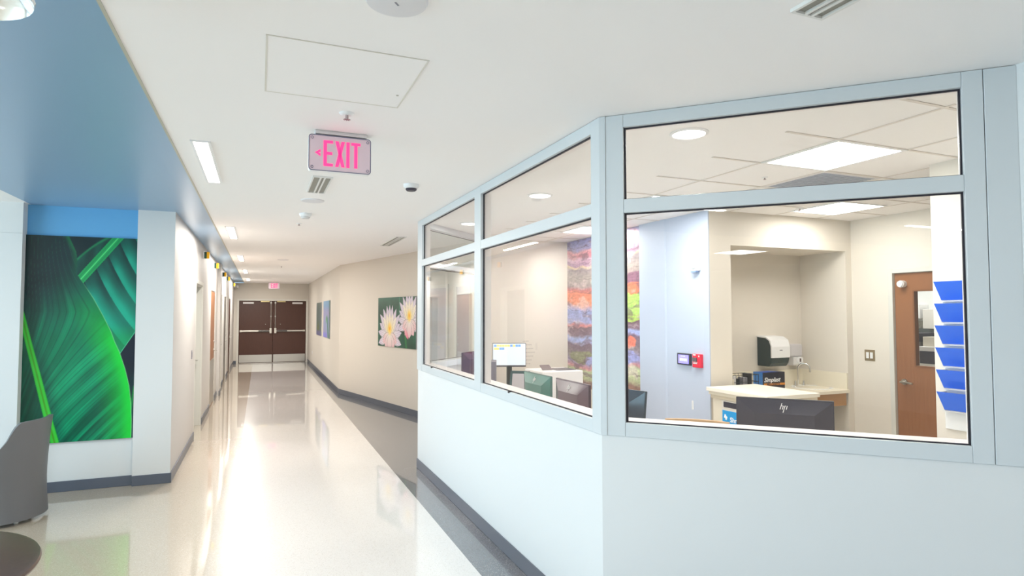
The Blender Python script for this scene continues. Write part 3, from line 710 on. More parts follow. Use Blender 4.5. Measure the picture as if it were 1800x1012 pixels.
def exit_sign(loc, lab, arrow=True):
    t = thing('exit_sign', lab, 'exit sign', loc)
    MB().box(-0.14, -0.035, 0.215, 0.15, 0.035, 0.235, bev=0.006).build('canopy', OFFW, t)
    MB().prism(rrect(0.345, 0.205, 0.018), -0.024, 0.024, (0, 0, 0.1075), ZX).build('sign_body', WHITEP, t, bevel=0.003)
    bor = MB(); o = rrect(0.345, 0.205, 0.018); i_ = rrect(0.337, 0.197, 0.015)
    n = len(o); P = [(x, -0.027, z+0.1075) for x, z in o]+[(x, -0.027, z+0.1075) for x, z in i_]+[(x, -0.0235, z+0.1075) for x, z in o]+[(x, -0.0235, z+0.1075) for x, z in i_]
    fs = []
    for k in range(n):
        j = (k+1) % n; fs += [(k, j, n+j, n+k), (k, 2*n+k, 2*n+j, j), (n+k, n+j, 3*n+j, 3*n+k), (2*n+k, 3*n+k, 3*n+j, 2*n+j)]
    bor.hull(P, fs).build('border', EXB, t)
    MB().prism(rrect(0.334, 0.194, 0.014), 0.0235, 0.0255, (0, 0, 0.1075), ZX).build('face', EXF, t)
    for sx_ in (-1, 1):
        for sz in (-1, 1):
            MB().lathe([(0.006, 0.0), (0.008, 0.0), (0.008, 0.003), (0.006, 0.003), (0.006, 0.0)], 20, (sx_*0.153, -0.0255, 0.1075+sz*0.083), ZX).build('corner_screw', EXB, t)
    L = MB(); y = (-0.028, -0.0255); z = 0.034; hh = 0.146; s = 0.018
    x0 = -0.092
    letter_mesh(L, 'E', x0, z, 0.056, hh, s, y); letter_mesh(L, 'X', x0+0.064, z, 0.052, hh, s, y)
    letter_mesh(L, 'I', x0+0.125, z, s, hh, s, y); letter_mesh(L, 'T', x0+0.152, z, 0.052, hh, s, y)
    L.build('lettering', EXL, t)
    if arrow:
        A = MB(); cx, cz = -0.138, 0.107
        for sg in (1, -1):
            P = [(cx, cz), (cx+0.03, cz+sg*0.02), (cx+0.03, cz+sg*0.004+sg*0.0), (cx+0.016, cz)]
            if sg < 0: P = P[::-1]
            a = [(p_[0], y[0], p_[1]) for p_ in P]; b = [(p_[0], y[1], p_[1]) for p_ in P]
            A.hull(a+b, [(0, 1, 2, 3), (7, 6, 5, 4), (0, 4, 5, 1), (1, 5, 6, 2), (2, 6, 7, 3), (3, 7, 4, 0)])
        A.build('arrow', EXL, t)
    return t
exit_sign((0.41, 3.568, H-0.235), 'large hanging exit sign with pink letters and a left arrow, in the foreground')
exit_sign((0.42, 21.5, H-0.235), 'small distant exit sign hanging before the double doors', False)

# chrome bowl pendant at the top left edge
t = thing('chrome_pendant', 'round chrome rimmed fixture at the top left corner of the view', 'ceiling light', (-0.814, 2.087, H))
MB().lathe([(0.0, -0.05), (0.17, -0.11), (0.192, -0.13), (0.2, -0.14), (0.204, -0.132), (0.196, -0.11), (0.10, -0.03), (0.03, 0.0), (0.0, 0.0)], 64).build('reflector_bowl', CHROME, t, smooth=True)
MB().cyl(0.06, -0.10, -0.06, 24).build('lens', OFFW, t, smooth=True)

# call lights above the left doors
proto = None
CL = [(10.46, 'amber and green call light above the nearest left door'), (12.73, 'amber and green call light above the tan left door'), (15.56, 'amber and green call light, third along the left wall'),
      (17.38, 'amber and green call light, fourth along the left wall'), (20.88, 'amber and green call light nearest the double doors')]
for y, l in CL:
    if proto is None:
        t = proto = thing('call_light', l, 'call light', (-0.815, y, 2.60), 0, 'dome lights above the doors')
        MB().box(0.0, -0.045, -0.05, 0.012, 0.045, 0.06).build('back_plate', WHITEP, t)
        MB().box(0.012, -0.04, -0.045, 0.045, 0.04, 0.052, bev=0.004).build('green_lens', mat('green_lens', '1E4A34', 0.3), t)
        MB().box(0.045, -0.04, -0.045, 0.085, 0.04, 0.052, bev=0.006).build('amber_lens', emis('amber_lens', 'F0B000', 0.15), t)
    else: dup(proto, (-0.815, y, 2.60), 0, l)
# emergency light at the far corner
t = thing('emergency_light', 'white twin head emergency light in the far left corner by the ceiling', 'emergency light', (-0.815, 22.1, 2.62))
MB().box(0.0, -0.14, -0.05, 0.07, 0.14, 0.06, bev=0.01).build('battery_box', OFFW, t)
for s in (-1, 1): MB().lathe([(0, 0), (0.045, 0.0), (0.06, 0.05), (0, 0.06)], 24, (0.10, s*0.09, -0.02), R3(math.pi/2, 'Y')).build('lamp_head', OFFW, t, smooth=True)
# small things on the corridor walls
def wall_switch(loc, rotz, lab, n=1, m=WHITEP, w=0.07, hgt=0.115, name='light_switch', cat='switch', plate=None):
    t = thing(name, lab, cat, loc, rotz)
    MB().box(-w/2, -0.006, -hgt/2, w/2, 0, hgt/2, bev=0.002).build('switch_plate', plate or m, t)
    for i in range(n):
        cx = (i-(n-1)/2)*0.046
        MB().box(cx-0.016, -0.010, -0.033, cx+0.016, -0.006, 0.033, bev=0.001).build('rocker', m, t)
    return t
wall_switch((6.12, 4.63, 1.248), -math.pi/2, 'two rocker light switch in a dark plate left of the tan door', 2, w=0.12, hgt=0.12, plate=mat('brown_plate', '9C8A6C', 0.4, metal=0.5))
t = wall_switch((-0.815, 8.95, 1.17), math.pi/2, 'card reader on the left wall before the first door', 1, m=GREYP, name='card_reader', cat='reader')
wall_switch((1.58, 20.6, 0.45), -math.pi/2, 'outlet low on the cream wall near the double doors', 1, name='wall_outlet', cat='outlet')
# ------------------------------------------------------------------ station accent wall devices (face -x)
RW = -math.pi/2
t = thing('alarm_strobe', 'white alarm strobe high on the pale blue station wall', 'alarm', (4.115, 5.0, 2.205), RW)
MB().box(-0.055, -0.045, -0.07, 0.055, 0, 0.07, bev=0.008).build('housing', WHITEP, t)
MB().box(-0.03, -0.06, -0.045, 0.03, -0.045, -0.01, bev=0.006).build('strobe_lens', mat('clear_lens', 'D4DCE8', 0.1), t)
MB().box(-0.035, -0.05, -0.085, 0.035, -0.005, -0.07).build('base_light', mat('blue_lens', '8FA6CC', 0.2), t)
t = thing('wall_display', 'small black framed wall display with a violet screen', 'display', (4.116, 5.20, 1.228), RW)
MB().box(-0.105, -0.028, -0.06, 0.105, 0, 0.06, bev=0.004).build('bezel', DARKP, t)
MB().box(-0.082, -0.0295, -0.045, 0.085, -0.028, 0.045).build('screen', emis('violet_screen', '8880E0', 0.9), t)
m = MB()
for i in range(4): m.box(-0.055+i*0.03, -0.031, -0.02, -0.032+i*0.03, -0.0295, 0.008)
m.box(-0.04, -0.031, 0.028, 0.03, -0.0295, 0.034).build('screen_icons', emis('icon_blue', 'B8C4FF', 0.9), t)
t = thing('fire_alarm_pull', 'red fire alarm pull station beside the small display', 'fire alarm', (4.117, 4.985, 1.225), RW)
MB().box(-0.06, -0.04, -0.068, 0.06, 0, 0.068, bev=0.005).build('housing', mat('fire_red', 'EE2C48', 0.35), t)
MB().box(-0.05, -0.048, -0.008, 0.012, -0.04, 0.032).build('pull_handle', mat('pull_grey', '6A5A5E', 0.4), t)
MB().box(-0.045, -0.0415, 0.052, -0.005, -0.04, 0.066).build('white_label', WHITEP, t)
MB().box(-0.045, -0.0415, -0.03, 0.015, -0.04, -0.022).build('text_line', WHITEP, t)
MB().box(-0.04, -0.0415, -0.018, 0.02, -0.04, -0.012).build('text_line', WHITEP, t)
MB().cyl(0.009, 0.04, 0.042, 16, (0.042, 0, 0.048), ZX).build('key_lock', WHITEP, t)
t = thing('wall_outlet', 'white plug socket strip low on the pale blue station wall', 'outlet', (4.117, 5.09, 0.765), RW)
MB().box(-0.012, -0.008, -0.045, 0.012, 0, 0.045, bev=0.002).build('cover', WHITEP, t)

# ------------------------------------------------------------------ file pocket rack on the pier
t = thing('file_rack', 'wall rack of six blue file pockets inside the right edge of the front window', 'file rack', (4.3, 2.55, 0.93), RW)
MB().box(-0.155, -0.012, 0.0, 0.155, 0.0, 1.0, bev=0.002).build('back_panel', WHITEP, t)
BLUEF = mat('blue_folder', '1E6CF0', 0.45)
offs = (0.02, 0.0, 0.0, 0.0, 0.0, 0.0)
for i in range(6):
    z = 0.125+i*0.147; k = 5-i
    sk = [0.0, 0.0, 0.01, 0.01, 0.02, 0.0][k]
    # side cheeks and tray
    m = MB()
    for xs in (-0.15, 0.142):
        a = [(xs, 0, z), (xs, -0.03, z), (xs, -0.095, z+0.125), (xs, 0, z+0.125)]; b = [(p_[0]+0.008, p_[1], p_[2]) for p_ in a]
        m.hull(a+b, [(0, 1, 2, 3), (7, 6, 5, 4), (0, 4, 5, 1), (1, 5, 6, 2), (2, 6, 7, 3), (3, 7, 4, 0)])
    m.box(-0.15, -0.045, z-0.006, 0.15, 0, z)
    pk = m.build('pocket', OFFW, t)
    a = [(-0.142, -0.034, z+0.004), (0.142, -0.034, z+0.004), (0.15, -0.100, z+0.128), (-0.15, -0.100, z+0.128)]; b = [(p_[0], p_[1]-0.004, p_[2]) for p_ in a]
    MB().hull(a+b, [(3, 2, 1, 0), (4, 5, 6, 7), (0, 1, 5, 4), (1, 2, 6, 5), (2, 3, 7, 6), (3, 0, 4, 7)]).build('pocket_front', BLUEF, pk)
wall_switch((4.3, 2.715, 1.83), RW, 'small white sensor on the pier behind the top blue pocket', 0, name='wall_sensor', cat='sensor', w=0.03, hgt=0.08)

# ------------------------------------------------------------------ worktops, monitors
DESK = mat('worktop_laminate', 'EFE6D8', 0.35)
t = thing('station_worktop', 'long cream worktop running under the station windows', 'worktop', (0, 0, 0))
MB().prism([(1.80, 6.65), (1.80, 2.83), (2.78, 1.85), (3.40, 2.47), (2.70, 3.19), (2.70, 6.22), (2.93, 6.80), (3.25, 7.60), (2.78, 7.60)], 0.715, 0.75).build('worktop', DESK, t, bevel=0.004)
m = MB()
for x, y in ((1.9, 6.5), (1.9, 4.6), (1.9, 2.9), (2.62, 6.1), (2.62, 4.6), (2.62, 3.3), (3.3, 2.5), (2.75, 2.0), (2.85, 7.5), (3.15, 7.5)):
    MB().cyl(0.025, 0, 0.715, 16, (x, y, 0)).build('leg', STEEL, t, smooth=True)
m.bm.free()
def monitor(loc, rotz, lab, bm_, facet, tilt=0.0, w=0.53, h=0.32, z0=1.20, logo=True, base_z=0.75):
    """back faces local -Y; loc is top centre xy"""
    t = thing('computer_monitor', lab, 'monitor', (loc[0], loc[1], base_z), rotz)
    zt = z0-base_z; zb = zt-h
    X = R3(tilt, 'X')
    body = MB().box(-w/2, -0.008, -h, w/2, 0.012, 0, (0, 0, zt), X)
    b = body.build('screen_housing', bm_, t, bevel=0.003)
    # raised faceted back
    a = [(-w/2+0.006, -0.008, -0.008), (w/2-0.006, -0.008, -0.008), (w/2-0.006, -0.008, -h+0.006), (-w/2+0.006, -0.008, -h+0.006)]
    c = [(-w/2+0.105, -0.042, -0.085), (w/2-0.105, -0.042, -0.085), (w/2-0.105, -0.042, -h+0.03), (-w/2+0.105, -0.042, -h+0.03)]
    f = MB().hull(a+c, [(0, 1, 5, 4), (1, 2, 6, 5), (2, 3, 7, 6), (3, 0, 4, 7), (4, 5, 6, 7)], (0, 0, zt), X)
    f.build('back_shell', facet, t)
    MB().box(-w/2+0.01, 0.012, -h+0.02, w/2-0.01, 0.014, -0.01, (0, 0, zt), X).build('screen', emis('lit_screen', 'DDE6F6', 0.8), t)
    if logo:
        # slanted strokes of the maker's mark on the upper facet
        L = MB(); sl = 0.30
        def stroke(x, z0_, z1_, wd=0.0042):
            P = []
            for zz in (z0_, z1_):
                for xx in (x, x+wd): P.append((xx+sl*zz, zz))
            q = [P[0], P[1], P[3], P[2]]
            L.hull([(p_[0], 0.001, p_[1]) for p_ in q]+[(p_[0], -0.0015, p_[1]) for p_ in q], [(0, 1, 2, 3), (7, 6, 5, 4), (0, 4, 5, 1), (1, 5, 6, 2), (2, 6, 7, 3), (3, 7, 4, 0)])
        stroke(-0.020, -0.012, 0.026); stroke(-0.008, -0.012, 0.010); L.box(-0.014, -0.0015, 0.008, -0.006, 0.001, 0.011)
        stroke(0.001, -0.030, 0.010); stroke(0.013, -0.012, 0.010); L.box(0.004, -0.0015, 0.008, 0.012, 0.001, 0.011)
        fa = math.atan2(0.034, 0.077)
        o = L.build('maker_mark', mat('mark_silver', 'E8E4E0', 0.3), t)
        o.data.transform(T3(0, 0, zt) @ X @ T3(0.0, -0.0275, -0.048) @ R3(-fa, 'X'))
    MB().box(-0.035, 0.0, 0.0, 0.035, 0.03, zt-0.12).build('stand_neck', OFFW, t)
    MB().box(-0.035, -0.05, zt-h*0.78, 0.035, -0.02, zt-h*0.70).build('neck_bracket', GREYP, t, bevel=0.003)
    MB().box(-0.022, -0.046, zt-h*0.98, 0.022, -0.03, zt-h*0.76).build('bracket_label', WHITEP, t)
    MB().box(-0.11, -0.09, 0, 0.11, 0.10, 0.012, bev=0.004).build('stand_base', OFFW, t)
    return t
M_DK = mat('monitor_dark', '3A3640', 0.22); M_DKF = mat('monitor_dark_shell', '45404A', 0.18)
M_GR = mat('monitor_green', '2F6660', 0.25); M_GRF = mat('monitor_green_shell', '3A7C72', 0.2)
M_PU = mat('monitor_plum', '54404C', 0.25); M_PUF = mat('monitor_plum_shell', '6E5660', 0.2)
monitor((2.88, 2.74), -math.pi/4, 'dark monitor seen from behind through the front window', M_DK, M_DKF)
monitor((2.17, 4.68), -math.pi/2, 'green tinted monitor back left of the plum one', M_GR, M_GRF, w=0.53)
monitor((2.17, 4.06), -math.pi/2, 'plum tinted monitor back in the side window', M_PU, M_PUF, w=0.52)
monitor((2.27, 3.56), -math.pi/2+0.25, 'dark teal monitor tilted behind the corner post', mat('monitor_teal', '39434E', 0.25), mat('monitor_teal_shell', '414A58', 0.2), w=0.46, tilt=-0.12)
monitor((2.33, 6.87), math.pi/4, 'violet black monitor back in the far side pane', mat('monitor_violet', '43355A', 0.25), mat('monitor_violet_shell', '4A3C62', 0.25), w=0.5, z0=1.255, logo=False, h=0.34)
# lit monitor facing the camera
t = thing('computer_monitor', 'monitor with a lit white calendar page facing the windows', 'monitor', (2.96, 7.24, 0.75), -YAW)
MB().box(-0.215, 0, 0.27, 0.215, 0.03, 0.575, bev=0.004).build('screen_housing', DARKP, t)
sc_ = MB().box(-0.208, -0.003, 0.292, 0.208, 0.0, 0.568).build('screen', emis('white_screen', 'D8E0EC', 0.35), t)
EB, EY = emis('entry_blue', '6FA0E0', 0.4), emis('entry_yellow', 'E6D27C', 0.4)
ent = [(-0.195+i*0.0345, 0.031, 0.528, 0.555, k) for i, k in enumerate('byyyyybybbw')] + [(-0.125, 0.03, 0.488, 0.516, 'b'), (-0.093, 0.03, 0.488, 0.516, 'b'), (-0.195, 0.065, 0.488, 0.516, 'y')]
for x, wd, za, zb, k in ent:
    if k in 'by': MB().box(x, -0.0045, za, x+wd, -0.003, zb).build('blue_entry' if k == 'b' else 'yellow_entry', EB if k == 'b' else EY, sc_)
MB().box(-0.035, 0.005, 0.012, 0.035, 0.04, 0.28).build('stand_neck', BLACKP, t)
MB().box(-0.13, -0.09, 0, 0.13, 0.1, 0.012, bev=0.004).build('stand_base', DARKP, t)
# slim computer
t = thing('computer_tower', 'slim grey computer tower standing at the left jamb of the middle pane', 'computer', (2.31, 6.10, 0.75), -YAW)
MB().box(-0.028, 0, 0, 0.028, 0.28, 0.44, bev=0.004).build('case', mat('tower_grey', '6C6A7C', 0.4), t)
m = MB()
for i in range(6): m.box(-0.018, -0.002, 0.05+i*0.02, 0.018, 0.0, 0.058+i*0.02)
m.build('front_vents', BLACKP, t)
# tilted tablet display
t = thing('tablet_display', 'tilted tablet with a blank grey screen left of the green monitor', 'tablet', (2.34, 5.50, 0.75), -math.pi/2+0.95)
MB().box(-0.10, -0.012, 0.01, 0.10, 0.012, 0.40, (0, 0, 0.0), R3(-0.30, 'X')).build('bezel', mat('tablet_dark', '2E4448', 0.35), t, bevel=0.004)
MB().box(-0.075, -0.014, 0.03, 0.075, -0.012, 0.37, (0, 0, 0.0), R3(-0.30, 'X')).build('screen', mat('tablet_screen', 'BDB4B8', 0.3), t)
MB().box(-0.06, 0.0, 0, 0.06, 0.14, 0.015).build('foot', BLACKP, t)
# desk phone / small device
t = thing('desk_device', 'small grey desk device near the far corner of the side window', 'device', (2.06, 6.50, 0.75), 0.6)
MB().box(-0.05, -0.02, 0, 0.05, 0.02, 0.27, bev=0.006).build('body', DARKP, t)
MB().box(-0.045, -0.022, 0.16, -0.005, -0.02, 0.25).box(0.005, -0.022, 0.16, 0.045, -0.02, 0.25).build('panel_marks', GREYP, t)
# cable and keyboard on desk
tag(MB().tube([(2.78, 7.05, 0.762), (2.83, 6.98, 0.762), (2.92, 6.99, 0.762), (2.96, 7.04, 0.762)], 0.006).build('cable', BLACKP, smooth=True), 'black cable lying before the lit monitor', 'cable')
# vinyl letters rows on the back wall
t = thing('wall_lettering', 'faint rows of tiny dark marks on the wall right of the lit monitor', 'lettering', (3.50, 7.85, 0.98))
for i, n in enumerate((4, 6, 7, 8, 7, 6, 5)):
    m = MB(); z = 0.33-i*0.053
    for k in range(n): m.box(-0.085+k*0.024, -0.002, z, -0.085+k*0.024+0.013, 0, z+0.009)
    m.build('text_row', mat('mark_grey', 'A9A09C', 0.6), t)
# printer
t = thing('office_printer', 'white floor standing printer in front of the bark mural', 'printer', (3.18, 6.41, 0))
MB().box(-0.26, -0.24, 0.0, 0.26, 0.24, 1.05, bev=0.01).build('housing', mat('printer_white', 'ECE6E2', 0.4), t)
MB().box(-0.02, -0.14, 1.05, 0.22, 0.12, 1.056).build('output_tray', DARKP, t)
MB().box(-0.06, -0.05, 0, 0.06, 0.05, 0.012, (-0.10, 0.0, 1.07), R3(0.5, 'X')).build('control_panel', mat('panel_brown', '5E4A4A', 0.3), t)
MB().box(-0.2, -0.242, 0.55, 0.2, -0.24, 0.75).build('paper_drawer', OFFW, t)

# ------------------------------------------------------------------ shred console, chair
CONS = mat('console_cream', 'EDE2CE', 0.45)
t = thing('shred_console', 'cream locked document bin cabinet with a blue sign and wide flat top', 'cabinet', (4.28, 4.32, 0))
MB().box(-0.26, -0.33, 0, 0.26, 0.36, 0.90, bev=0.004).build('body', CONS, t)
MB().box(-0.305, -0.365, 0.965, 0.305, 0.40, 1.0, bev=0.003).build('top', mat('console_top', 'F6EEDF', 0.35), t)
MB().box(-0.29, -0.35, 0.935, 0.29, 0.38, 0.965).build('upper_moulding', CONS, t)
MB().box(-0.275, -0.34, 0.90, 0.275, 0.37, 0.935).build('lower_moulding', mat('console_edge', 'DDD0B8', 0.45), t)
fp = MB().box(-0.272, -0.22, 0.12, -0.26, 0.23, 0.897, bev=0.003).build('front_panel', mat('console_panel', 'E4DCD2', 0.4), t)
MB().box(-0.276, -0.18, 0.835, -0.272, 0.20, 0.885, bev=0.002).build('paper_slot', DARKP, fp)
MB().box(-0.275, -0.20, 0.66, -0.272, 0.215, 0.805).build('blue_sign', mat('sign_blue', '16A0E6', 0.4), fp)
me = text_mesh('Shred-it', 0.062, 0.0006, bold=0.0012)
MW = mat('sign_white', 'FFFFFF', 0.4)
place_text('sign_text', me, MW, fp, T3(-0.2757, 0.115, 0.708) @ R3(-math.pi/2, 'Z') @ R3(math.pi/2, 'X'))
m = MB()
for k in range(3):
    a = [(0.0, 0.0), (0.018, -0.004), (0.030, 0.026), (0.012, 0.034)]
    P = [(-0.2765, 0.195-(p_[0]+k*0.008), 0.738-k*0.008+p_[1]) for p_ in a]; Q = [(-0.275, p_[1], p_[2]) for p_ in P]
    if k in (0, 2): m.hull(P+Q, [(0, 1, 2, 3), (7, 6, 5, 4), (0, 4, 5, 1), (1, 5, 6, 2), (2, 6, 7, 3), (3, 7, 4, 0)])
m.box(-0.2757, -0.19, 0.680, -0.275, 0.18, 0.684).build('sign_emblem', MW, fp)

TAN = wood('chair_wood', 'C49A6C', 'D8B48A', 4, 0.35, axis=0)
t = thing('side_chair', 'chair with a curved light wood backrest behind the front window sill', 'chair', (3.03, 3.70, 0), -math.pi/4)
pts = [(x, 0.05*(x/0.23)**2) for x in np.linspace(-0.23, 0.23, 13)]
m = MB(); m.prism([(x, -y+0.0) for x, y in pts]+[(x, -y+0.022) for x, y in pts[::-1]], 0.60, 0.915).build('backrest', TAN, t, bevel=0.004)
MB().box(-0.22, -0.36, 0.42, 0.22, 0.0, 0.47, bev=0.02).build('seat', mat('seat_fabric', '4A5060', 0.8), t)
for x in (-0.2, 0.2):
    MB().tube([(x, -0.34, 0), (x, -0.34, 0.44)], 0.012).build('leg', STEEL, t, smooth=True)
    MB().tube([(x, 0.02, 0), (x, 0.0, 0.44), (x, -0.02, 0.66)], 0.012).build('leg', STEEL, t, smooth=True)

# ------------------------------------------------------------------ sink alcove
CT = mat('counter_cream', 'EFE6D2', 0.3)
t = thing('sink_counter', 'cream sink counter with a wood apron filling the alcove', 'counter', (5.215, 4.83, 0))
MB().box(-0.812, -0.02, 0.825, 0.812, 0.617, 0.86, bev=0.003).build('countertop', CT, t)
MB().box(-0.812, 0.60, 0.86, 0.812, 0.617, 1.04).box(0.795, 0.0, 0.86, 0.812, 0.60, 1.04).box(-0.812, 0.0, 0.86, -0.795, 0.6, 1.04).build('backsplash', CT, t)
MB().box(-0.78, 0.0, 0.69, 0.78, 0.03, 0.825).build('apron', wood('apron_wood', 'A97C4C', 'BE9060', 4, 0.4, axis=0), t)
MB().lathe([(0.0, 0.858), (0.13, 0.858), (0.19, 0.8605), (0.215, 0.865), (0.22, 0.861), (0.2, 0.855), (0, 0.85)], 48, (0.62, 0.31, 0)).build('basin', mat('sink_white', 'FFFFFF', 0.15), t, smooth=True)
t = thing('sink_faucet', 'chrome gooseneck faucet with two handles at the alcove sink', 'faucet', (5.83, 5.33, 0.86))
arc = [(0.0, 0.0, 0.0), (0.0, 0.0, 0.20)] + [(0.06-0.06*math.cos(a), -0.0, 0.20+0.06*math.sin(a)) for a in np.linspace(0.3, math.pi, 9)] + [(0.12, 0, 0.16)]
MB().tube([(p_[0]*0.6, -p_[0]*0.9, p_[2]) for p_ in arc], 0.010).build('spout', CHROME, t, smooth=True)
for x in (-0.04, 0.09): 
    MB().lathe([(0, 0), (0.024, 0), (0.02, 0.02), (0.012, 0.05), (0.014, 0.06), (0, 0.062)], 20, (x, 0.0, 0)).build('tap_handle', CHROME, t, smooth=True)
# paper towel dispenser
t = thing('paper_towel_dispenser', 'black and white paper towel dispenser on the alcove wall', 'dispenser', (5.47, 5.45, 1.10))
m = MB(); prof = [(0.0, 0.0), (-0.17, 0.0), (-0.20, 0.04), (-0.215, 0.10), (-0.215, 0.22), (-0.19, 0.29), (-0.13, 0.325), (0.0, 0.335)]
def yz_prism(mb, prof, x0, x1):
    a = [(x0, y, z) for y, z in prof]; b = [(x1, y, z) for y, z in prof]; n = len(prof)
    return mb.hull(a+b, [tuple(range(n)), tuple(range(2*n-1, n-1, -1))]+[(i, n+i, n+(i+1) % n, (i+1) % n) for i in range(n)])
yz_prism(m, prof, -0.135, 0.135).build('housing', mat('dispenser_black', '20302E', 0.25), t, bevel=0.006)
m = MB(); prof2 = [(-0.205, 0.10), (-0.222, 0.10), (-0.222, 0.225), (-0.197, 0.30), (-0.135, 0.335), (-0.0, 0.345), (-0.0, 0.33), (-0.13, 0.32), (-0.18, 0.29), (-0.205, 0.225)]
yz_prism(m, prof2, -0.138, 0.138).build('cover', WHITEP, t, bevel=0.003)
MB().box(-0.02, -0.224, 0.18, 0.02, -0.222, 0.19, rot=0.0).build('badge', GREYP, t)
# soap dispenser
t = thing('soap_dispenser', 'grey and white soap dispenser right of the towel dispenser', 'dispenser', (5.85, 5.45, 1.09))
MB().box(-0.10, -0.09, 0.10, 0.10, 0, 0.25, bev=0.02).build('housing', mat('soap_grey', 'D2CED0', 0.35), t)
MB().box(-0.07, -0.11, 0.0, 0.09, 0, 0.10, bev=0.015).build('lower_body', OFFW, t)
MB().lathe([(0, 0), (0.045, 0), (0.04, 0.012), (0, 0.014)], 28, (0.02, -0.11, 0.06), ZX).build('push_button', WHITEP, t, smooth=True)
MB().box(0.01, -0.128, 0.045, 0.03, -0.122, 0.085).build('sight_window', mat('soap_brown', '6E5A58', 0.2), t)
# carton
t = thing('supply_carton', 'black and blue printed carton on the sink counter below the towel dispenser', 'box', (5.10, 5.045, 0.86), 0)
MB().box(-0.157, -0.065, 0, 0.157, 0.065, 0.213, bev=0.002).build('carton', mat('carton_black', '242430', 0.35), t)
MB().box(-0.159, -0.0655, 0.0, -0.157, 0.0655, 0.214).build('blue_side', mat('carton_blue', '3E86D8', 0.35), t)
MB().box(-0.157, -0.065, 0.213, 0.06, 0.065, 0.215).build('blue_top', mat('carton_violet', '3C5AB0', 0.35), t)
MB().box(-0.14, -0.0672, 0.075, 0.155, -0.065, 0.098).build('orange_band', mat('carton_orange', 'E09030', 0.4), t)
me = text_mesh('Simplast', 0.068, 0.0006, bold=0.0008, shear=0.35)
me2 = text_mesh('MINI CASSETTE', 0.027, 0.0006, bold=0.0005)
place_text('white_script', me, MW, t, T3(-0.140, -0.0662, 0.112) @ R3(math.pi/2, 'X'))
place_text('band_text', me2, mat('carton_black', '242430'), t, T3(-0.10, -0.0678, 0.078) @ R3(math.pi/2, 'X'))
# wire basket
t = thing('wire_basket', 'black wire basket of small supplies at the left of the alcove counter', 'basket', (4.62, 4.98, 0.86))
m = MB(); w_, d_, h_ = 0.17, 0.10, 0.21
for z in (0.005, 0.07, 0.14, h_): m.tube([(-w_, -d_, z), (w_, -d_, z), (w_, d_, z), (-w_, d_, z), (-w_, -d_, z)], 0.003, 6)
for i in range(9): m.tube([(-w_+i*w_/4, -d_, 0), (-w_+i*w_/4, -d_, h_)], 0.002, 6); m.tube([(-w_+i*w_/4, d_, 0), (-w_+i*w_/4, d_, h_)], 0.002, 6)
m.build('wire_frame', BLACKP, t)
for k, (x, y, s, c) in enumerate(((-0.10, 0, 0.20, OFFW), (-0.035, 0.02, 0.17, BLACKP), (0.03, -0.02, 0.185, GREYP), (0.11, 0.0, 0.22, BLACKP))):
    o = MB().box(-0.03, -0.04, 0, 0.03, 0.04, s-0.01, bev=0.006).build('supply_packet', c, loc=(4.62+x, 4.98+y, 0.868))
    tag(o, ('white packet in the wire basket, leftmost', 'short black packet in the wire basket', 'grey packet in the middle of the wire basket', 'tall black packet at the right end of the wire basket')[k], 'packet')

# ------------------------------------------------------------------ pantry contents
t = thing('pantry_counter', 'pale counter seen through the tan door window', 'counter', (7.1, 4.85, 0))
MB().box(-0.32, -1.2, 1.03, 0.318, 1.2, 1.075, bev=0.003).build('countertop', CT, t)
MB().box(-0.28, -1.2, 0.0, 0.318, 1.2, 1.03).build('base_cabinet', OFFW, t)
MB().box(0.30, -1.2, 1.075, 0.318, 1.2, 1.52).build('backsplash', mat('pantry_grey', '7C8284', 0.4), t)
t = thing('towel_cabinet', 'white wall cabinet with a small dark emblem seen through the tan door window', 'cabinet', (7.42, 4.93, 1.62), RW)
MB().box(-0.16, -0.16, 0.02, 0.09, 0, 0.19, bev=0.004).build('housing', WHITEP, t)
m = MB().cyl(0.012, 0.16, 0.162, 12, (-0.06, 0, 0.15), ZX)
for a in (-0.022, 0.0, 0.022): m.box(-0.066+a, -0.162, 0.105, -0.054+a, -0.16, 0.135)
m.build('emblem', BLACKP, t)
t = thing('wall_poster', 'small grey notice under the white pantry cabinet', 'poster', (7.42, 4.92, 1.50), RW)
MB().box(-0.06, -0.008, 0.0, 0.06, 0, 0.11).build('sheet', mat('notice', 'B9B6AE', 0.6, noise=0.4, nscale=40), t)
t = thing('upper_cabinet', 'white cupboard right of the notice in the pantry', 'cabinet', (7.42, 4.72, 1.50), RW)
MB().box(-0.10, -0.14, 0.02, 0.14, 0, 0.25, bev=0.004).build('housing', mat('cupboard_white', 'E6E2DC', 0.4), t)
t = thing('coffee_machine', 'grey coffee machine seen through the tan door window', 'coffee machine', (7.12, 4.72, 1.075), RW)
MB().box(-0.10, -0.10, 0.0, 0.04, 0.14, 0.30, bev=0.006).build('body', mat('coffee_grey', '8E8A86', 0.35), t)
MB().box(-0.12, -0.13, 0.30, 0.05, 0.14, 0.40, bev=0.006).build('brew_head', DARKP, t)
MB().box(-0.05, -0.102, 0.13, 0.01, -0.10, 0.16).build('data_plate', WHITEP, t)
MB().box(-0.14, -0.17, 0.0, 0.05, -0.10, 0.02).build('drip_tray', BLACKP, t)
t = thing('microwave_oven', 'small white microwave at the right of the pantry counter', 'microwave', (7.10, 4.52, 1.077), RW)
MB().box(-0.13, -0.17, 0.0, 0.30, 0.14, 0.25, bev=0.006).build('body', OFFW, t)
MB().box(-0.11, -0.175, 0.06, 0.18, -0.17, 0.20, bev=0.004).build('door_glass', DARKP, t)
t = thing('toaster_box', 'small beige box standing on top of the pantry microwave', 'box', (7.10, 4.55, 1.325), RW)
MB().box(-0.09, -0.10, 0.0, 0.10, 0.10, 0.11, bev=0.004).build('box_body', mat('beige_box', 'CFC8BA', 0.5), t)
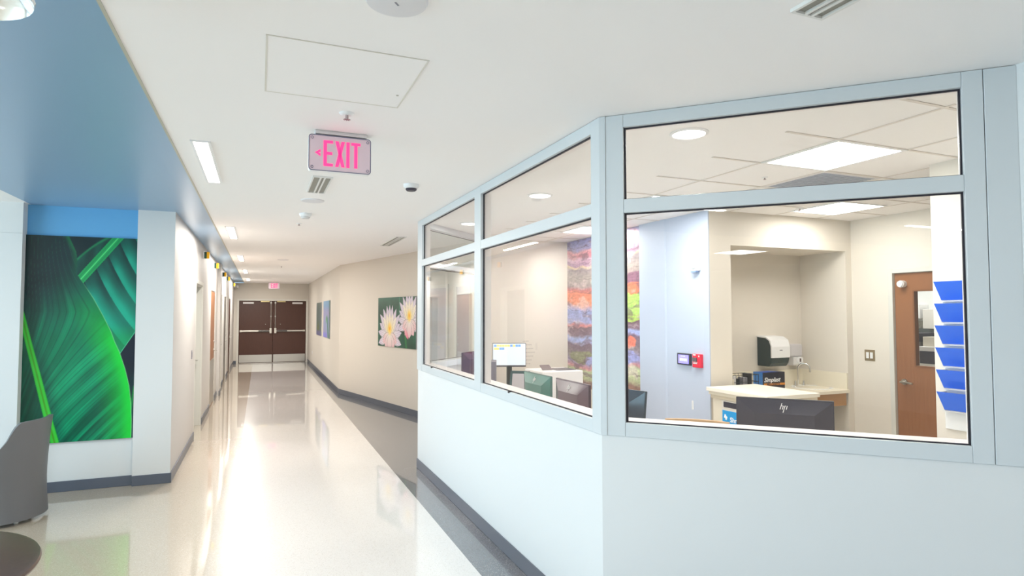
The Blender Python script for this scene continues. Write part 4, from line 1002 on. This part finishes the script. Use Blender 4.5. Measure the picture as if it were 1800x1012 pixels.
t = thing('spray_bottle', 'yellow capped bottle beside the coffee machine', 'bottle', (6.95, 4.90, 1.075))
MB().lathe([(0, 0), (0.02, 0), (0.02, 0.16), (0.009, 0.19), (0, 0.19)], 20).build('bottle_body', WHITEP, t, smooth=True)
MB().lathe([(0, 0.19), (0.012, 0.19), (0.012, 0.25), (0, 0.25)], 16).build('cap', mat('cap_yellow', 'F2D41C', 0.3), t, smooth=True)

# ------------------------------------------------------------------ lounge chair and table at the left
GC = mat('chair_grey_shell', '6A6A6C', 0.45)
t = thing('lounge_chair', 'grey shell lounge chair at the left edge in front of the leaf picture', 'chair', (-1.99, 6.38, 0), 0)
def shell(phis, topf, rf, th, z0, nz=14):
    """curved shell wall: outer radius rf(z), thickness th, from z0 to topf(phi)"""
    mb = MB(); O = []; I = []
    for ph in phis:
        c, s_ = math.cos(ph), math.sin(ph); zt = topf(ph); o_ = []; i_ = []
        for k in range(nz+1):
            z = z0+(zt-z0)*k/nz; R = rf(z)
            o_.append(mb.bm.verts.new((R*c, R*s_, z))); i_.append(mb.bm.verts.new(((R-th)*c, (R-th)*s_, z)))
        O.append(o_); I.append(i_)
    for a in range(len(phis)-1):
        for k in range(nz):
            mb.bm.faces.new((O[a][k], O[a+1][k], O[a+1][k+1], O[a][k+1])); mb.bm.faces.new((I[a][k], I[a][k+1], I[a+1][k+1], I[a+1][k]))
        mb.bm.faces.new((O[a][nz], O[a+1][nz], I[a+1][nz], I[a][nz])); mb.bm.faces.new((O[a][0], I[a][0], I[a+1][0], O[a+1][0]))
    for a in (0, -1):
        for k in range(nz): mb.bm.faces.new((O[a][k], O[a][k+1], I[a][k+1], I[a][k]))
    return mb
phis = [math.radians(v) for v in np.linspace(14, -190, 70)]
def topf(ph):
    d = math.degrees(ph)
    return float(np.interp(-d, [-14, 0, 40, 52, 58, 66, 80, 110, 190], [0.835, 0.833, 0.828, 0.822, 0.78, 0.68, 0.57, 0.52, 0.50]))
def rf(z): return float(np.interp(z, [0.03, 0.2, 0.34, 0.5, 0.7, 0.84], [0.335, 0.322, 0.318, 0.324, 0.337, 0.352]))
shell(phis, topf, rf, 0.035, 0.03).build('back_shell', GC, t, smooth=True)
MB().lathe([(0, 0.10), (0.27, 0.10), (0.275, 0.40), (0.25, 0.43), (0, 0.44)], 48).build('seat', mat('seat_grey', '5A5A5C', 0.7), t, smooth=True)
for a in range(4):
    an = math.pi/4+a*math.pi/2; MB().cyl(0.018, 0, 0.10, 14, (0.25*math.cos(an), 0.25*math.sin(an), 0)).build('foot', STEEL, t, smooth=True)
t = thing('round_table', 'round brown table cut by the lower left corner', 'table', (-1.43, 2.99, 0))
MB().lathe([(0, 0.690), (0.60, 0.690), (0.617, 0.697), (0.622, 0.708), (0.617, 0.718), (0.60, 0.722), (0, 0.722)], 96).build('tabletop', wood('table_wood', '4A3830', '5C463A', 3, 0.3), t, smooth=True)
MB().lathe([(0, 0), (0.28, 0), (0.28, 0.012), (0.05, 0.03), (0.035, 0.06), (0.035, 0.66), (0.10, 0.69), (0, 0.69)], 40).build('pedestal', STEEL, t, smooth=True)
